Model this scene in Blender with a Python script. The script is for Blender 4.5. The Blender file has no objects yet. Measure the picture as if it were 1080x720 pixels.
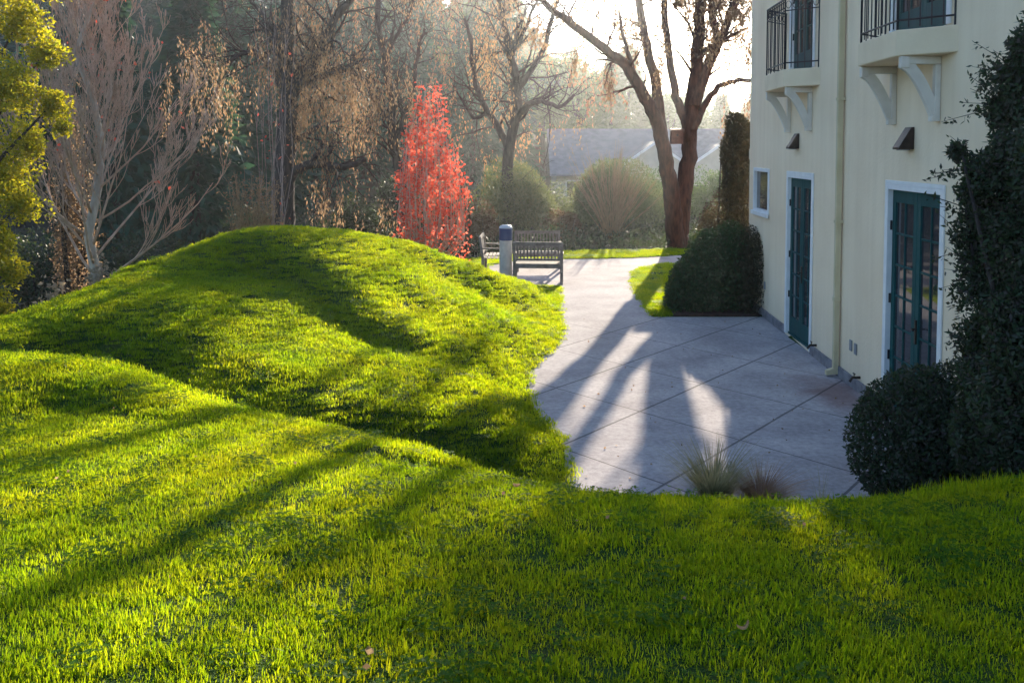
import bpy, math, random
import numpy as np
from mathutils import Vector, Matrix
R = math.radians
rng = np.random.default_rng(7)
random.seed(7)
S = bpy.context.scene
COL = S.collection

# ------------------------------------------------------------------ camera, sky, sun, exposure
F, PITCH, EYE, HOR = 950.0, R(3.0), 2.8, 158.0      # focal length in pixels of a 1080 px wide frame
CY = HOR + F * math.tan(PITCH)
cd = bpy.data.cameras.new('camera'); cam = bpy.data.objects.new('camera', cd); COL.objects.link(cam)
cam.location = (0, 0, EYE); cam.rotation_euler = (R(90) - PITCH, 0, 0)
cd.sensor_width = 36; cd.lens = 36 * F / 1080; cd.shift_y = -(360 - CY) / 1080
cd.clip_start = 0.05; cd.clip_end = 3000
S.camera = cam

SUN_AZ, SUN_EL = R(12.5), R(15.5)                      # azimuth measured from +Y towards +X
w = bpy.data.worlds.new('World'); S.world = w; w.use_nodes = True
nt = w.node_tree; nt.nodes.clear()
sky = nt.nodes.new('ShaderNodeTexSky'); sky.sky_type = 'NISHITA'; sky.sun_disc = False
sky.sun_elevation = SUN_EL; sky.sun_rotation = SUN_AZ; sky.air_density = 1.0; sky.dust_density = 0.7; sky.ozone_density = 2.6
bg = nt.nodes.new('ShaderNodeBackground'); bg.inputs[1].default_value = 0.112
wo = nt.nodes.new('ShaderNodeOutputWorld')
nt.links.new(sky.outputs[0], bg.inputs[0]); nt.links.new(bg.outputs[0], wo.inputs[0])
ld = bpy.data.lights.new('sun', 'SUN'); ld.energy = 5.0; ld.angle = R(0.5); ld.color = (1.0, 0.86, 0.66)
sun = bpy.data.objects.new('sun', ld); COL.objects.link(sun)
sd = Vector((math.sin(SUN_AZ) * math.cos(SUN_EL), math.cos(SUN_AZ) * math.cos(SUN_EL), math.sin(SUN_EL)))
sun.rotation_euler = sd.to_track_quat('Z', 'Y').to_euler(); sun.location = sd * 60
S.view_settings.view_transform = 'Standard'; S.view_settings.look = 'None'
S.view_settings.gamma = 1.0; S.view_settings.use_curve_mapping = False
S.view_settings.exposure = 1.65
S.render.engine = 'CYCLES'
S.cycles.use_denoising = True
S.cycles.max_bounces = 8; S.cycles.transparent_max_bounces = 8; S.cycles.volume_bounces = 1
S.cycles.sample_clamp_indirect = 6.0

# ------------------------------------------------------------------ pixel helpers (measure the photo, return places)
def ray(px, py):
    dx = (px - 540) / F; dy = -(py - CY) / F
    return np.array([dx, math.cos(PITCH) + dy * math.sin(PITCH), -math.sin(PITCH) + dy * math.cos(PITCH)])
def P(px, py, Y):
    d = ray(px, py); t = Y / d[1]
    return np.array([d[0] * t, Y, EYE + d[2] * t])
def G(px, py, z=0.0):
    d = ray(px, py); t = (z - EYE) / d[2]
    return np.array([d[0] * t, d[1] * t, z])

# ------------------------------------------------------------------ object helpers
def tag(o, label=None, cat=None, group=None, kind=None):
    if label: o['label'] = label
    if cat: o['category'] = cat
    if group: o['group'] = group
    if kind: o['kind'] = kind
    return o
def empty(name, loc, rz=0.0):
    o = bpy.data.objects.new(name, None); COL.objects.link(o); o.location = loc; o.rotation_euler = (0, 0, rz)
    o.empty_display_size = 0.2
    return o
def np_mesh(name, V, polys, mat, parent=None, smooth=False, link=True, mats=None, midx=None):
    """V (N,3); polys a list of arrays (M,k)."""
    me = bpy.data.meshes.new(name)
    V = np.asarray(V, dtype=np.float32)
    me.vertices.add(len(V)); me.vertices.foreach_set('co', V.ravel())
    loops = np.concatenate([np.asarray(p, dtype=np.int32).ravel() for p in polys])
    tot = np.concatenate([np.full(len(p), np.asarray(p).shape[1], dtype=np.int32) for p in polys])
    start = np.concatenate([[0], np.cumsum(tot)[:-1]]).astype(np.int32)
    me.loops.add(len(loops)); me.loops.foreach_set('vertex_index', loops)
    me.polygons.add(len(tot)); me.polygons.foreach_set('loop_start', start); me.polygons.foreach_set('loop_total', tot)
    if smooth: me.polygons.foreach_set('use_smooth', np.ones(len(tot), dtype=bool))
    for m in (mats or [mat]): me.materials.append(m)
    if midx is not None: me.polygons.foreach_set('material_index', np.asarray(midx, dtype=np.int32))
    me.update(calc_edges=True); me.validate()
    o = bpy.data.objects.new(name, me)
    if link: COL.objects.link(o)
    if parent is not None: o.parent = parent
    return o
class MB:
    def __init__(self): self.v = []; self.f = []
    def box(self, x0, x1, y0, y1, z0, z1, M=None):
        pts = [(x, y, z) for z in (z0, z1) for y in (y0, y1) for x in (x0, x1)]
        if M is not None: pts = [tuple(M @ Vector(p)) for p in pts]
        b = len(self.v); self.v += pts
        for q in ((0, 2, 3, 1), (4, 5, 7, 6), (0, 1, 5, 4), (2, 6, 7, 3), (0, 4, 6, 2), (1, 3, 7, 5)):
            self.f.append(tuple(b + i for i in q))
        return self
    def prism(self, pts, a, b_, axis='z'):
        """outline pts (2D) extruded from a to b_ along axis"""
        n = len(pts); b = len(self.v)
        for h in (a, b_):
            for (p, q) in pts:
                self.v.append({'z': (p, q, h), 'x': (h, p, q), 'y': (p, h, q)}[axis])
        self.f.append(tuple(b + i for i in range(n))[::-1]); self.f.append(tuple(b + n + i for i in range(n)))
        for i in range(n):
            j = (i + 1) % n; self.f.append((b + i, b + j, b + n + j, b + n + i))
        return self
    def tube(self, pts, rad, n=6, cap=True):
        pts = [Vector(p) for p in pts]
        if not hasattr(rad, '__len__'): rad = [rad] * len(pts)
        b = len(self.v); up = None
        for i, p in enumerate(pts):
            d = (pts[min(i + 1, len(pts) - 1)] - pts[max(i - 1, 0)])
            d = d.normalized() if d.length > 1e-9 else Vector((0, 0, 1))
            if up is None:
                up = Vector((1, 0, 0)) if abs(d.x) < .8 else Vector((0, 1, 0))
            a = (up - d * up.dot(d)).normalized(); up = a; c = d.cross(a)
            for k in range(n):
                t = 2 * math.pi * k / n
                self.v.append(tuple(p + (a * math.cos(t) + c * math.sin(t)) * rad[i]))
        for i in range(len(pts) - 1):
            for k in range(n):
                k2 = (k + 1) % n
                self.f.append((b + i * n + k, b + i * n + k2, b + (i + 1) * n + k2, b + (i + 1) * n + k))
        if cap:
            self.f.append(tuple(b + k for k in range(n))[::-1])
            e = b + (len(pts) - 1) * n; self.f.append(tuple(e + k for k in range(n)))
        return self
    def lathe(self, prof, c=(0, 0, 0), n=20):
        b = len(self.v)
        for (r, z) in prof:
            for k in range(n):
                t = 2 * math.pi * k / n; self.v.append((c[0] + r * math.cos(t), c[1] + r * math.sin(t), c[2] + z))
        for i in range(len(prof) - 1):
            for k in range(n):
                k2 = (k + 1) % n
                self.f.append((b + i * n + k, b + i * n + k2, b + (i + 1) * n + k2, b + (i + 1) * n + k))
        return self
    def build(self, name, mat, parent=None, smooth=False, bevel=0, auto=False):
        me = bpy.data.meshes.new(name); me.from_pydata(self.v, [], self.f); me.materials.append(mat)
        if smooth: me.polygons.foreach_set('use_smooth', [True] * len(me.polygons))
        me.update(); o = bpy.data.objects.new(name, me); COL.objects.link(o)
        if parent is not None: o.parent = parent
        if bevel:
            m = o.modifiers.new('bevel', 'BEVEL'); m.width = bevel; m.segments = 2; m.limit_method = 'ANGLE'
        return o
def copy_tree(o, parent=None):
    c = o.copy(); COL.objects.link(c); c.parent = parent
    for ch in [x for x in bpy.data.objects if x.parent == o]: copy_tree(ch, c)
    return c

# ------------------------------------------------------------------ materials
def mat_new(name):
    m = bpy.data.materials.new(name); m.use_nodes = True
    n = m.node_tree.nodes; n.clear()
    out = n.new('ShaderNodeOutputMaterial'); bs = n.new('ShaderNodeBsdfPrincipled')
    m.node_tree.links.new(bs.outputs[0], out.inputs[0])
    return m, n, m.node_tree.links, bs, out
def ramp(n, stops):
    r = n.new('ShaderNodeValToRGB'); e = r.color_ramp.elements
    while len(e) < len(stops): e.new(0.5)
    for i, (p, c) in enumerate(stops): e[i].position = p; e[i].color = (*c, 1)
    return r
def m_noise(name, c1, c2, scale=8, rough=.8, bump=.3, bscale=40, metal=0, detail=6, stretch=None, spec=.3, dist=0.01):
    m, n, l, bs, out = mat_new(name)
    tc = n.new('ShaderNodeTexCoord'); mp = n.new('ShaderNodeMapping'); l.new(tc.outputs['Object'], mp.inputs[0])
    if stretch: mp.inputs['Scale'].default_value = stretch
    t = n.new('ShaderNodeTexNoise'); t.inputs['Scale'].default_value = scale; t.inputs['Detail'].default_value = detail
    l.new(mp.outputs[0], t.inputs[0]); r = ramp(n, [(.3, c1), (.7, c2)]); l.new(t.outputs[0], r.inputs[0]); l.new(r.outputs[0], bs.inputs['Base Color'])
    bs.inputs['Roughness'].default_value = rough; bs.inputs['Metallic'].default_value = metal; bs.inputs['Specular IOR Level'].default_value = spec
    if bump:
        t2 = n.new('ShaderNodeTexNoise'); t2.inputs['Scale'].default_value = bscale; t2.inputs['Detail'].default_value = 5; l.new(mp.outputs[0], t2.inputs[0])
        b = n.new('ShaderNodeBump'); b.inputs['Strength'].default_value = bump; b.inputs['Distance'].default_value = dist; l.new(t2.outputs[0], b.inputs['Height']); l.new(b.outputs[0], bs.inputs['Normal'])
    return m
def m_leaf(name, cols, trans, tw=.5, rough=.55, spec=.25):
    """leaves: reflected colours picked per leaf, translucent colour, share of light let through"""
    m, n, l, bs, out = mat_new(name)
    g = n.new('ShaderNodeNewGeometry')
    r = ramp(n, [(i / max(1, len(cols) - 1), c) for i, c in enumerate(cols)]); l.new(g.outputs['Random Per Island'], r.inputs[0])
    l.new(r.outputs[0], bs.inputs['Base Color']); bs.inputs['Roughness'].default_value = rough; bs.inputs['Specular IOR Level'].default_value = spec
    tr = n.new('ShaderNodeBsdfTranslucent'); r2 = ramp(n, [(i / max(1, len(trans) - 1), c) for i, c in enumerate(trans)])
    l.new(g.outputs['Random Per Island'], r2.inputs[0]); l.new(r2.outputs[0], tr.inputs[0])
    mx = n.new('ShaderNodeMixShader'); mx.inputs[0].default_value = tw
    l.new(bs.outputs[0], mx.inputs[1]); l.new(tr.outputs[0], mx.inputs[2]); l.new(mx.outputs[0], out.inputs[0])
    return m
M = {}
M['bark_red'] = m_noise('bark_red', (.018, .008, .006), (.095, .042, .030), 14, .9, .9, 30, stretch=(1, 1, .22), dist=.03)
M['bark_dark'] = m_noise('bark_dark', (.014, .011, .012), (.06, .045, .042), 12, .9, .6, 30, stretch=(1, 1, .3), dist=.02)
M['bark_pale'] = m_noise('bark_pale', (.30, .23, .18), (.60, .50, .42), 10, .8, .3, 30, stretch=(1, 1, .3))
M['twig_pink'] = m_noise('twig_pink', (.40, .25, .18), (.64, .45, .35), 6, .8, 0)
M['twig_tan'] = m_noise('twig_tan', (.22, .14, .08), (.42, .29, .17), 6, .8, 0)
M['stem_pale'] = m_noise('stem_pale', (.22, .16, .14), (.44, .35, .32), 6, .8, 0)
M['leaf_brown'] = m_leaf('leaf_brown', [(.10, .055, .035), (.18, .105, .06), (.25, .155, .085), (.14, .09, .065)], [(.32, .19, .10), (.46, .32, .18), (.28, .17, .11)], .5)
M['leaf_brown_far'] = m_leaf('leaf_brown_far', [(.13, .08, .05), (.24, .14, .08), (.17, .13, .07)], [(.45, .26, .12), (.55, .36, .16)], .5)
M['leaf_red'] = m_leaf('leaf_red', [(.36, .04, .025), (.52, .07, .045), (.42, .06, .04), (.58, .13, .09)], [(.90, .11, .06), (.97, .19, .11), (.94, .28, .18)], .6)
M['leaf_yellow'] = m_leaf('leaf_yellow', [(.10, .10, .012), (.18, .16, .015), (.06, .09, .012)], [(.80, .66, .02), (.62, .56, .02), (.40, .46, .02)], .55)
M['leaf_conifer'] = m_leaf('leaf_conifer', [(.010, .048, .036), (.020, .075, .046), (.014, .06, .046)], [(.04, .12, .05), (.07, .16, .06)], .2)
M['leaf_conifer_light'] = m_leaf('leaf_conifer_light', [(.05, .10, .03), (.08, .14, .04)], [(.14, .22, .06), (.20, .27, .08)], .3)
M['leaf_olive'] = m_leaf('leaf_olive', [(.045, .07, .035), (.08, .11, .05), (.11, .12, .06)], [(.16, .21, .07), (.26, .27, .09)], .35)
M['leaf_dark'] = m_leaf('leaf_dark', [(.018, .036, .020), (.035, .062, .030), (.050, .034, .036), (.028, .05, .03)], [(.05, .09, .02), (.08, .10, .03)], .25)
M['leaf_clip'] = m_leaf('leaf_clip', [(.03, .065, .028), (.055, .10, .040), (.075, .06, .035)], [(.07, .12, .03), (.12, .15, .04)], .3)
M['leaf_russet'] = m_leaf('leaf_russet', [(.075, .04, .028), (.10, .06, .035), (.05, .05, .03)], [(.20, .10, .05), (.25, .16, .07)], .35)
M['leaf_grey'] = m_leaf('leaf_grey', [(.16, .13, .10), (.24, .20, .15)], [(.40, .32, .22), (.5, .4, .28)], .45)
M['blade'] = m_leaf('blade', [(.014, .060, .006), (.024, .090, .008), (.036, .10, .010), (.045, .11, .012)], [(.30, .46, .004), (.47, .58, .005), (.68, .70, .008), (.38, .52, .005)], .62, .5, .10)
M['leaf_dusk'] = m_leaf('leaf_dusk', [(.035, .04, .022), (.065, .05, .03), (.03, .045, .025), (.08, .06, .035)], [(.14, .10, .04), (.2, .15, .06)], .25)
M['clover'] = m_leaf('clover', [(.02, .085, .010), (.03, .10, .012)], [(.26, .46, .006), (.36, .54, .008)], .5, .6, .06)
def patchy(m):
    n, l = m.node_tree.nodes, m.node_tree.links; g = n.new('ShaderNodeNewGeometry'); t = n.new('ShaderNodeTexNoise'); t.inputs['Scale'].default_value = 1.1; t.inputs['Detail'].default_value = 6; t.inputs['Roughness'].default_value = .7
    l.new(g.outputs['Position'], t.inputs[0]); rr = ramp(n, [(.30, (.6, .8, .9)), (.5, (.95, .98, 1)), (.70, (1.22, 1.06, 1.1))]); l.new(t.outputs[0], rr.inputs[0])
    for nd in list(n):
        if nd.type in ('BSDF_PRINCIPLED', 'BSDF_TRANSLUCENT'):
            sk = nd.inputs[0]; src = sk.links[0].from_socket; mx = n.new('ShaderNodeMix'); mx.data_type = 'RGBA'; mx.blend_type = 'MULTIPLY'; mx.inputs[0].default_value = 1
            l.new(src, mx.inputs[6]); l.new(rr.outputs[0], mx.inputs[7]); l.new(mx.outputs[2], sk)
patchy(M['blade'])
M['straw'] = m_leaf('straw', [(.26, .22, .12), (.14, .16, .07), (.40, .32, .18)], [(.4, .4, .2), (.55, .45, .25)], .4)
M['russet_stem'] = m_leaf('russet_stem', [(.24, .14, .09), (.32, .20, .13), (.20, .12, .08)], [(.40, .24, .15), (.5, .32, .2)], .4)

def m_soil():
    m, n, l, bs, out = mat_new('turf')
    tc = n.new('ShaderNodeTexCoord'); t = n.new('ShaderNodeTexNoise'); t.inputs['Scale'].default_value = 1.2; t.inputs['Detail'].default_value = 9; l.new(tc.outputs['Object'], t.inputs[0])
    r = ramp(n, [(.3, (.016, .042, .006)), (.55, (.028, .065, .009)), (.75, (.05, .065, .015))]); l.new(t.outputs[0], r.inputs[0]); l.new(r.outputs[0], bs.inputs['Base Color'])
    bs.inputs['Roughness'].default_value = .95; bs.inputs['Specular IOR Level'].default_value = .1
    t2 = n.new('ShaderNodeTexNoise'); t2.inputs['Scale'].default_value = 60; l.new(tc.outputs['Object'], t2.inputs[0])
    b = n.new('ShaderNodeBump'); b.inputs['Distance'].default_value = .03; l.new(t2.outputs[0], b.inputs['Height']); l.new(b.outputs[0], bs.inputs['Normal'])
    return m
M['turf'] = m_soil()
M['earth'] = m_noise('earth', (.018, .018, .012), (.045, .038, .022), .6, .95, .6, 6, dist=.05)

def m_concrete(name, joints):
    m, n, l, bs, out = mat_new(name)
    tc = n.new('ShaderNodeTexCoord')
    def noise(s, d=8, rr=.6):
        t = n.new('ShaderNodeTexNoise'); t.inputs['Scale'].default_value = s; t.inputs['Detail'].default_value = d; t.inputs['Roughness'].default_value = rr
        l.new(tc.outputs['Object'], t.inputs[0]); return t
    a = noise(1.1); r = ramp(n, [(.30, (.31, .28, .29)), (.52, (.43, .395, .405)), (.72, (.55, .505, .505))]); l.new(a.outputs[0], r.inputs[0])
    b = noise(16, 10, .75); r2 = ramp(n, [(.3, (.62, .62, .62)), (.7, (1.15, 1.15, 1.15))]); l.new(b.outputs[0], r2.inputs[0])
    mx = n.new('ShaderNodeMix'); mx.data_type = 'RGBA'; mx.blend_type = 'MULTIPLY'; mx.inputs[0].default_value = 1
    l.new(r.outputs[0], mx.inputs[6]); l.new(r2.outputs[0], mx.inputs[7]); col = mx.outputs[2]
    def math_(op, *v):
        q = n.new('ShaderNodeMath'); q.operation = op
        for i, x in enumerate(v):
            if isinstance(x, (int, float)): q.inputs[i].default_value = x
            else: l.new(x, q.inputs[i])
        return q.outputs[0]
    height = b.outputs[0]
    # rusty stain at the foot of the downpipe, a shape of its own
    sx = n.new('ShaderNodeSeparateXYZ'); l.new(tc.outputs['Object'], sx.inputs[0])
    dn = noise(2.5, 6); 
    dx = math_('DIVIDE', math_('SUBTRACT', sx.outputs[0], 3.75), .5); dy = math_('DIVIDE', math_('SUBTRACT', sx.outputs[1], 10.2), 1.1)
    d = math_('ADD', math_('SQRT', math_('ADD', math_('MULTIPLY', dx, dx), math_('MULTIPLY', dy, dy))), math_('MULTIPLY', math_('SUBTRACT', dn.outputs[0], .5), 1.6))
    rs = ramp(n, [(.3, (1, 1, 1)), (1.0, (0, 0, 0))]); l.new(d, rs.inputs[0])
    ms = n.new('ShaderNodeMix'); ms.data_type = 'RGBA'; l.new(math_('MULTIPLY', rs.outputs[0], .55), ms.inputs[0]); l.new(col, ms.inputs[6]); ms.inputs[7].default_value = (.15, .055, .04, 1); col = ms.outputs[2]
    if joints:
        wob = math_('MULTIPLY', math_('SUBTRACT', noise(.8, 2).outputs[0], .5), .05)
        g = None
        for (nx, ny, off, sp) in ((.78, -.625, -4.89, 1.25), (.75, .66, 7.31, 1.45)):
            q = math_('ADD', math_('ADD', math_('MULTIPLY', sx.outputs[0], nx), math_('MULTIPLY', sx.outputs[1], ny)), wob)
            q = math_('DIVIDE', math_('SUBTRACT', q, off), sp)
            q = math_('ABSOLUTE', math_('SUBTRACT', math_('FRACT', math_('ADD', q, .5)), .5))
            q = math_('LESS_THAN', math_('MULTIPLY', q, sp), .013 if nx == .78 else .009)
            g = q if g is None else math_('MAXIMUM', g, q)
        mj = n.new('ShaderNodeMix'); mj.data_type = 'RGBA'; l.new(math_('MULTIPLY', g, .68), mj.inputs[0]); l.new(col, mj.inputs[6]); mj.inputs[7].default_value = (.05, .045, .045, 1); col = mj.outputs[2]
        height = math_('SUBTRACT', b.outputs[0], math_('MULTIPLY', g, 1.5))
    l.new(col, bs.inputs['Base Color']); bs.inputs['Roughness'].default_value = .95; bs.inputs['Specular IOR Level'].default_value = .1
    bp = n.new('ShaderNodeBump'); bp.inputs['Strength'].default_value = .5; bp.inputs['Distance'].default_value = .008
    l.new(height, bp.inputs['Height']); l.new(bp.outputs[0], bs.inputs['Normal'])
    return m
M['mulch'] = m_noise('mulch', (.03, .016, .012), (.09, .045, .032), 14, .95, .8, 50, dist=.03)
M['patio'] = m_concrete('patio_concrete', True)
M['path'] = m_concrete('path_concrete', False)

def m_stucco():
    m, n, l, bs, out = mat_new('stucco')
    tc = n.new('ShaderNodeTexCoord'); t = n.new('ShaderNodeTexNoise'); t.inputs['Scale'].default_value = .9; t.inputs['Detail'].default_value = 7; l.new(tc.outputs['Object'], t.inputs[0])
    r = ramp(n, [(.3, (.78, .62, .45)), (.7, (.88, .73, .55))]); l.new(t.outputs[0], r.inputs[0])
    mp = n.new('ShaderNodeMapping'); mp.inputs['Scale'].default_value = (7, 7, .35); l.new(tc.outputs['Object'], mp.inputs[0])
    t3 = n.new('ShaderNodeTexNoise'); t3.inputs['Scale'].default_value = 1; t3.inputs['Detail'].default_value = 5; l.new(mp.outputs[0], t3.inputs[0])
    r3 = ramp(n, [(.35, (.86, .84, .82)), (.6, (1, 1, 1))]); l.new(t3.outputs[0], r3.inputs[0])
    mx = n.new('ShaderNodeMix'); mx.data_type = 'RGBA'; mx.blend_type = 'MULTIPLY'; mx.inputs[0].default_value = .35
    l.new(r.outputs[0], mx.inputs[6]); l.new(r3.outputs[0], mx.inputs[7]); l.new(mx.outputs[2], bs.inputs['Base Color'])
    bs.inputs['Roughness'].default_value = .9; bs.inputs['Specular IOR Level'].default_value = .2
    t2 = n.new('ShaderNodeTexNoise'); t2.inputs['Scale'].default_value = 25; t2.inputs['Detail'].default_value = 8; l.new(tc.outputs['Object'], t2.inputs[0])
    b = n.new('ShaderNodeBump'); b.inputs['Strength'].default_value = .35; b.inputs['Distance'].default_value = .01; l.new(t2.outputs[0], b.inputs['Height']); l.new(b.outputs[0], bs.inputs['Normal'])
    return m
M['stucco'] = m_stucco()
M['slab'] = m_noise('balcony_stucco', (.70, .56, .40), (.80, .66, .48), 3, .9, .3, 30)
M['white'] = m_noise('white_paint', (.68, .68, .70), (.80, .80, .81), 6, .55, .1, 30)
M['teal'] = m_noise('teal_paint', (.007, .052, .056), (.012, .080, .084), 5, .6, .15, 30, stretch=(1, 1, .3), spec=.15)
M['teal_light'] = m_noise('pale_blue_paint', (.30, .42, .52), (.38, .50, .60), 5, .5, .1, 30)
M['bracket'] = m_noise('bracket_paint', (.58, .53, .47), (.70, .64, .57), 6, .7, .2, 30)
M['iron'] = m_noise('iron', (.012, .012, .018), (.03, .028, .035), 20, .5, .2, 60, metal=.3)
M['bronze'] = m_noise('bronze', (.025, .016, .014), (.06, .04, .032), 12, .5, .2, 40, metal=.4)
M['pipe'] = m_noise('pipe_paint', (.50, .42, .26), (.62, .52, .34), 4, .6, .1, 30)
M['found'] = m_noise('foundation', (.14, .13, .15), (.28, .26, .28), 7, .9, .6, 20)
M['grey_plastic'] = m_noise('grey_plastic', (.2, .2, .22), (.28, .28, .3), 6, .6, 0)
M['bench'] = m_noise('weathered_wood', (.10, .085, .08), (.23, .20, .19), 9, .8, .3, 40, stretch=(1, 1, 1))
M['post'] = m_noise('post_concrete', (.46, .41, .37), (.62, .56, .50), 9, .8, .4, 50)
M['blue'] = m_noise('blue_cap', (.010, .028, .10), (.018, .045, .15), 5, .4, .1, 30)
M['pale_cap'] = m_noise('pale_cap', (.35, .40, .45), (.5, .55, .6), 5, .4, .1, 30)
M['box_wood'] = m_noise('box_wood', (.06, .025, .02), (.13, .06, .05), 8, .8, .3, 30)
M['roof_grey'] = m_noise('roof_grey', (.15, .145, .17), (.23, .22, .25), 3, .9, .5, 12)
M['tile'] = m_noise('roof_tile', (.22, .09, .05), (.34, .15, .09), 3, .9, .5, 12)
M['siding'] = m_noise('siding', (.42, .38, .33), (.52, .48, .42), 3, .9, .3, 12)
def m_glass():
    m, n, l, bs, out = mat_new('window_glass')
    tc = n.new('ShaderNodeTexCoord'); t = n.new('ShaderNodeTexNoise'); t.inputs['Scale'].default_value = 1.3; l.new(tc.outputs['Object'], t.inputs[0])
    r = ramp(n, [(.3, (.02, .022, .03)), (.7, (.06, .055, .06))]); l.new(t.outputs[0], r.inputs[0]); l.new(r.outputs[0], bs.inputs['Base Color'])
    bs.inputs['Roughness'].default_value = .04; bs.inputs['Specular IOR Level'].default_value = .5
    t2 = n.new('ShaderNodeTexNoise'); t2.inputs['Scale'].default_value = 1.5; l.new(tc.outputs['Object'], t2.inputs[0])
    b = n.new('ShaderNodeBump'); b.inputs['Strength'].default_value = .15; b.inputs['Distance'].default_value = .02; l.new(t2.outputs[0], b.inputs['Height']); l.new(b.outputs[0], bs.inputs['Normal'])
    return m
M['glass'] = m_glass()

# ------------------------------------------------------------------ terrain heights
# ground points read off the photo: pixel x, pixel y, distance ahead of the camera
ctl = [(-150, 720, 2.5), (0, 720, 2.5), (270, 720, 2.5), (540, 720, 2.5), (810, 720, 2.5), (1080, 720, 2.5), (1230, 720, 2.5),
       (0, 600, 3.5), (270, 610, 3.4), (540, 620, 3.3), (810, 620, 3.3), (1080, 620, 3.2),
       (600, 522, 4.8), (750, 530, 4.7), (900, 530, 4.6), (1080, 514, 4.7), (1250, 500, 4.8),
       (500, 505, 5.2), (430, 480, 5.6), (350, 466, 6.0), (280, 432, 6.8), (200, 402, 7.6), (120, 380, 8.1), (0, 371, 8.5), (-150, 365, 8.8),
       (0, 440, 6.3), (120, 440, 6.2), (230, 470, 5.6), (0, 500, 5.0),
       (440, 476, 7.4), (540, 500, 7.5), (490, 470, 8.2), (330, 440, 7.9), (200, 394, 8.9), (60, 368, 10.0),
       (-100, 352, 11.4), (0, 340, 11.6), (100, 303, 12.5), (200, 267, 13.5), (260, 252, 14.1), (330, 247, 14.5), (390, 250, 14.8), (440, 260, 15.0), (500, 281, 15.6), (545, 297, 16.4), (580, 305, 17.2),
       (330, 330, 11.0), (330, 400, 8.9), (450, 400, 9.4), (450, 330, 12.0), (520, 330, 13.2), (560, 330, 14.4), (540, 400, 10.5),
       (200, 330, 10.8), (100, 342, 10.5), (260, 288, 12.4), (400, 290, 12.8), (480, 300, 14.4), (535, 445, 9.1)]
pts = [P(*c) for c in ctl]
for (x, y, z) in [(1.0, 6.5, 0.03), (2.0, 6.5, 0.03), (3.2, 6.4, .15), (4.6, 6.4, .4), (0.1, 6.9, .10), (.45, 5.7, .42), (1.6, 5.7, .38), (2.8, 5.7, .5),
                  (-2.8, 17.3, .25), (-1.2, 17.9, .2), (-4.6, 16.8, -.05), (-6.2, 15.5, -.4), (-8, 14, -.7), (-9, 11, -.2), (-.2, 18.2, .05), (.5, 18.5, .02),
                  (-4, 20, -.5), (-8, 20, -1.2), (-1, 21, 0), (2, 24, 0), (-3, 24, -.5), (4, 19, .05), (3.2, 17.5, .02), (3, 15.6, .02), (0, 0, 1.35), (-6, 0, 1.3), (6, 0, 1.3), (-9, 5, .9), (9, 3, 1.2), (9, 24, 0),
                  (-13, 10, -.8), (-13, 20, -1.4), (-12, 0, .8), (-14, 29, -1.6), (9, 29, 0), (0, 29, -.1), (-3, 30, -.5)]:
    pts.append(np.array([x, y, z]))
pts = np.array(pts)
def tps(r2): return np.where(r2 > 1e-12, .5 * r2 * np.log(np.maximum(r2, 1e-12)), 0)
_n = len(pts); _d2 = ((pts[:, None, :2] - pts[None, :, :2]) ** 2).sum(-1)
_A = np.zeros((_n + 3, _n + 3)); _A[:_n, :_n] = tps(_d2) + np.eye(_n) * .08
_A[:_n, _n] = 1; _A[:_n, _n + 1:] = pts[:, :2]; _A[_n, :_n] = 1; _A[_n + 1:, :_n] = pts[:, :2].T
_w = np.linalg.solve(_A, np.concatenate([pts[:, 2], [0, 0, 0]]))
def poly_sd(x, y, poly, closed=True):
    """signed distance to a polygon (negative inside), or plain distance + side for an open line"""
    best = np.full(x.shape, 1e9); inside = np.zeros(x.shape, bool); side = np.zeros(x.shape)
    n = len(poly)
    for i in range(n if closed else n - 1):
        ax, ay = poly[i]; bx, by = poly[(i + 1) % n]
        ex, ey = bx - ax, by - ay
        t = np.clip(((x - ax) * ex + (y - ay) * ey) / (ex * ex + ey * ey + 1e-12), 0, 1)
        d = np.hypot(x - ax - t * ex, y - ay - t * ey); cr = ex * (y - ay) - ey * (x - ax)
        upd = d < best; best = np.where(upd, d, best); side = np.where(upd, np.sign(cr), side)
        cond = (ay > y) != (by > y)
        with np.errstate(divide='ignore', invalid='ignore'):
            xi = ax + (y - ay) / (by - ay if by != ay else 1e-12) * ex
        inside ^= cond & (x < xi)
    return np.where(inside, -best, best) if closed else best * side
def sm(a, b, v):
    t = np.clip((v - a) / (b - a), 0, 1); return t * t * (3 - 2 * t)
PATIO = [(.44, 6.62), (.45, 7.6), (.50, 8.4), (.42, 8.75), (.335, 9.1), (.25, 9.5), (.205, 9.96), (.18, 10.4), (.19, 10.8), (.23, 11.25), (.31, 11.7), (.44, 12.2), (.60, 12.67), (.69, 13.1), (.75, 13.6), (.78, 14.3), (.80, 15.0),
         (2.37, 15.0), (4.235, 15.0), (3.86, 6.62)]
PATH = [(.80, 15.0), (.86, 16.4), (.93, 17.6), (.98, 18.35), (.3, 18.5), (-.2, 18.9), (-.65, 19.6), (-.8, 20.6), (-.5, 21.8), (.2, 22.8), (1.3, 23.05), (2.6, 23.1), (4.0, 23.6), (6.0, 24.6), (6.3, 23.4), (4.6, 22.5), (3.3, 21.6), (2.8, 20.6), (2.62, 19.6), (2.5, 18.2), (2.42, 16.6), (2.37, 15.0)]
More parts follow.
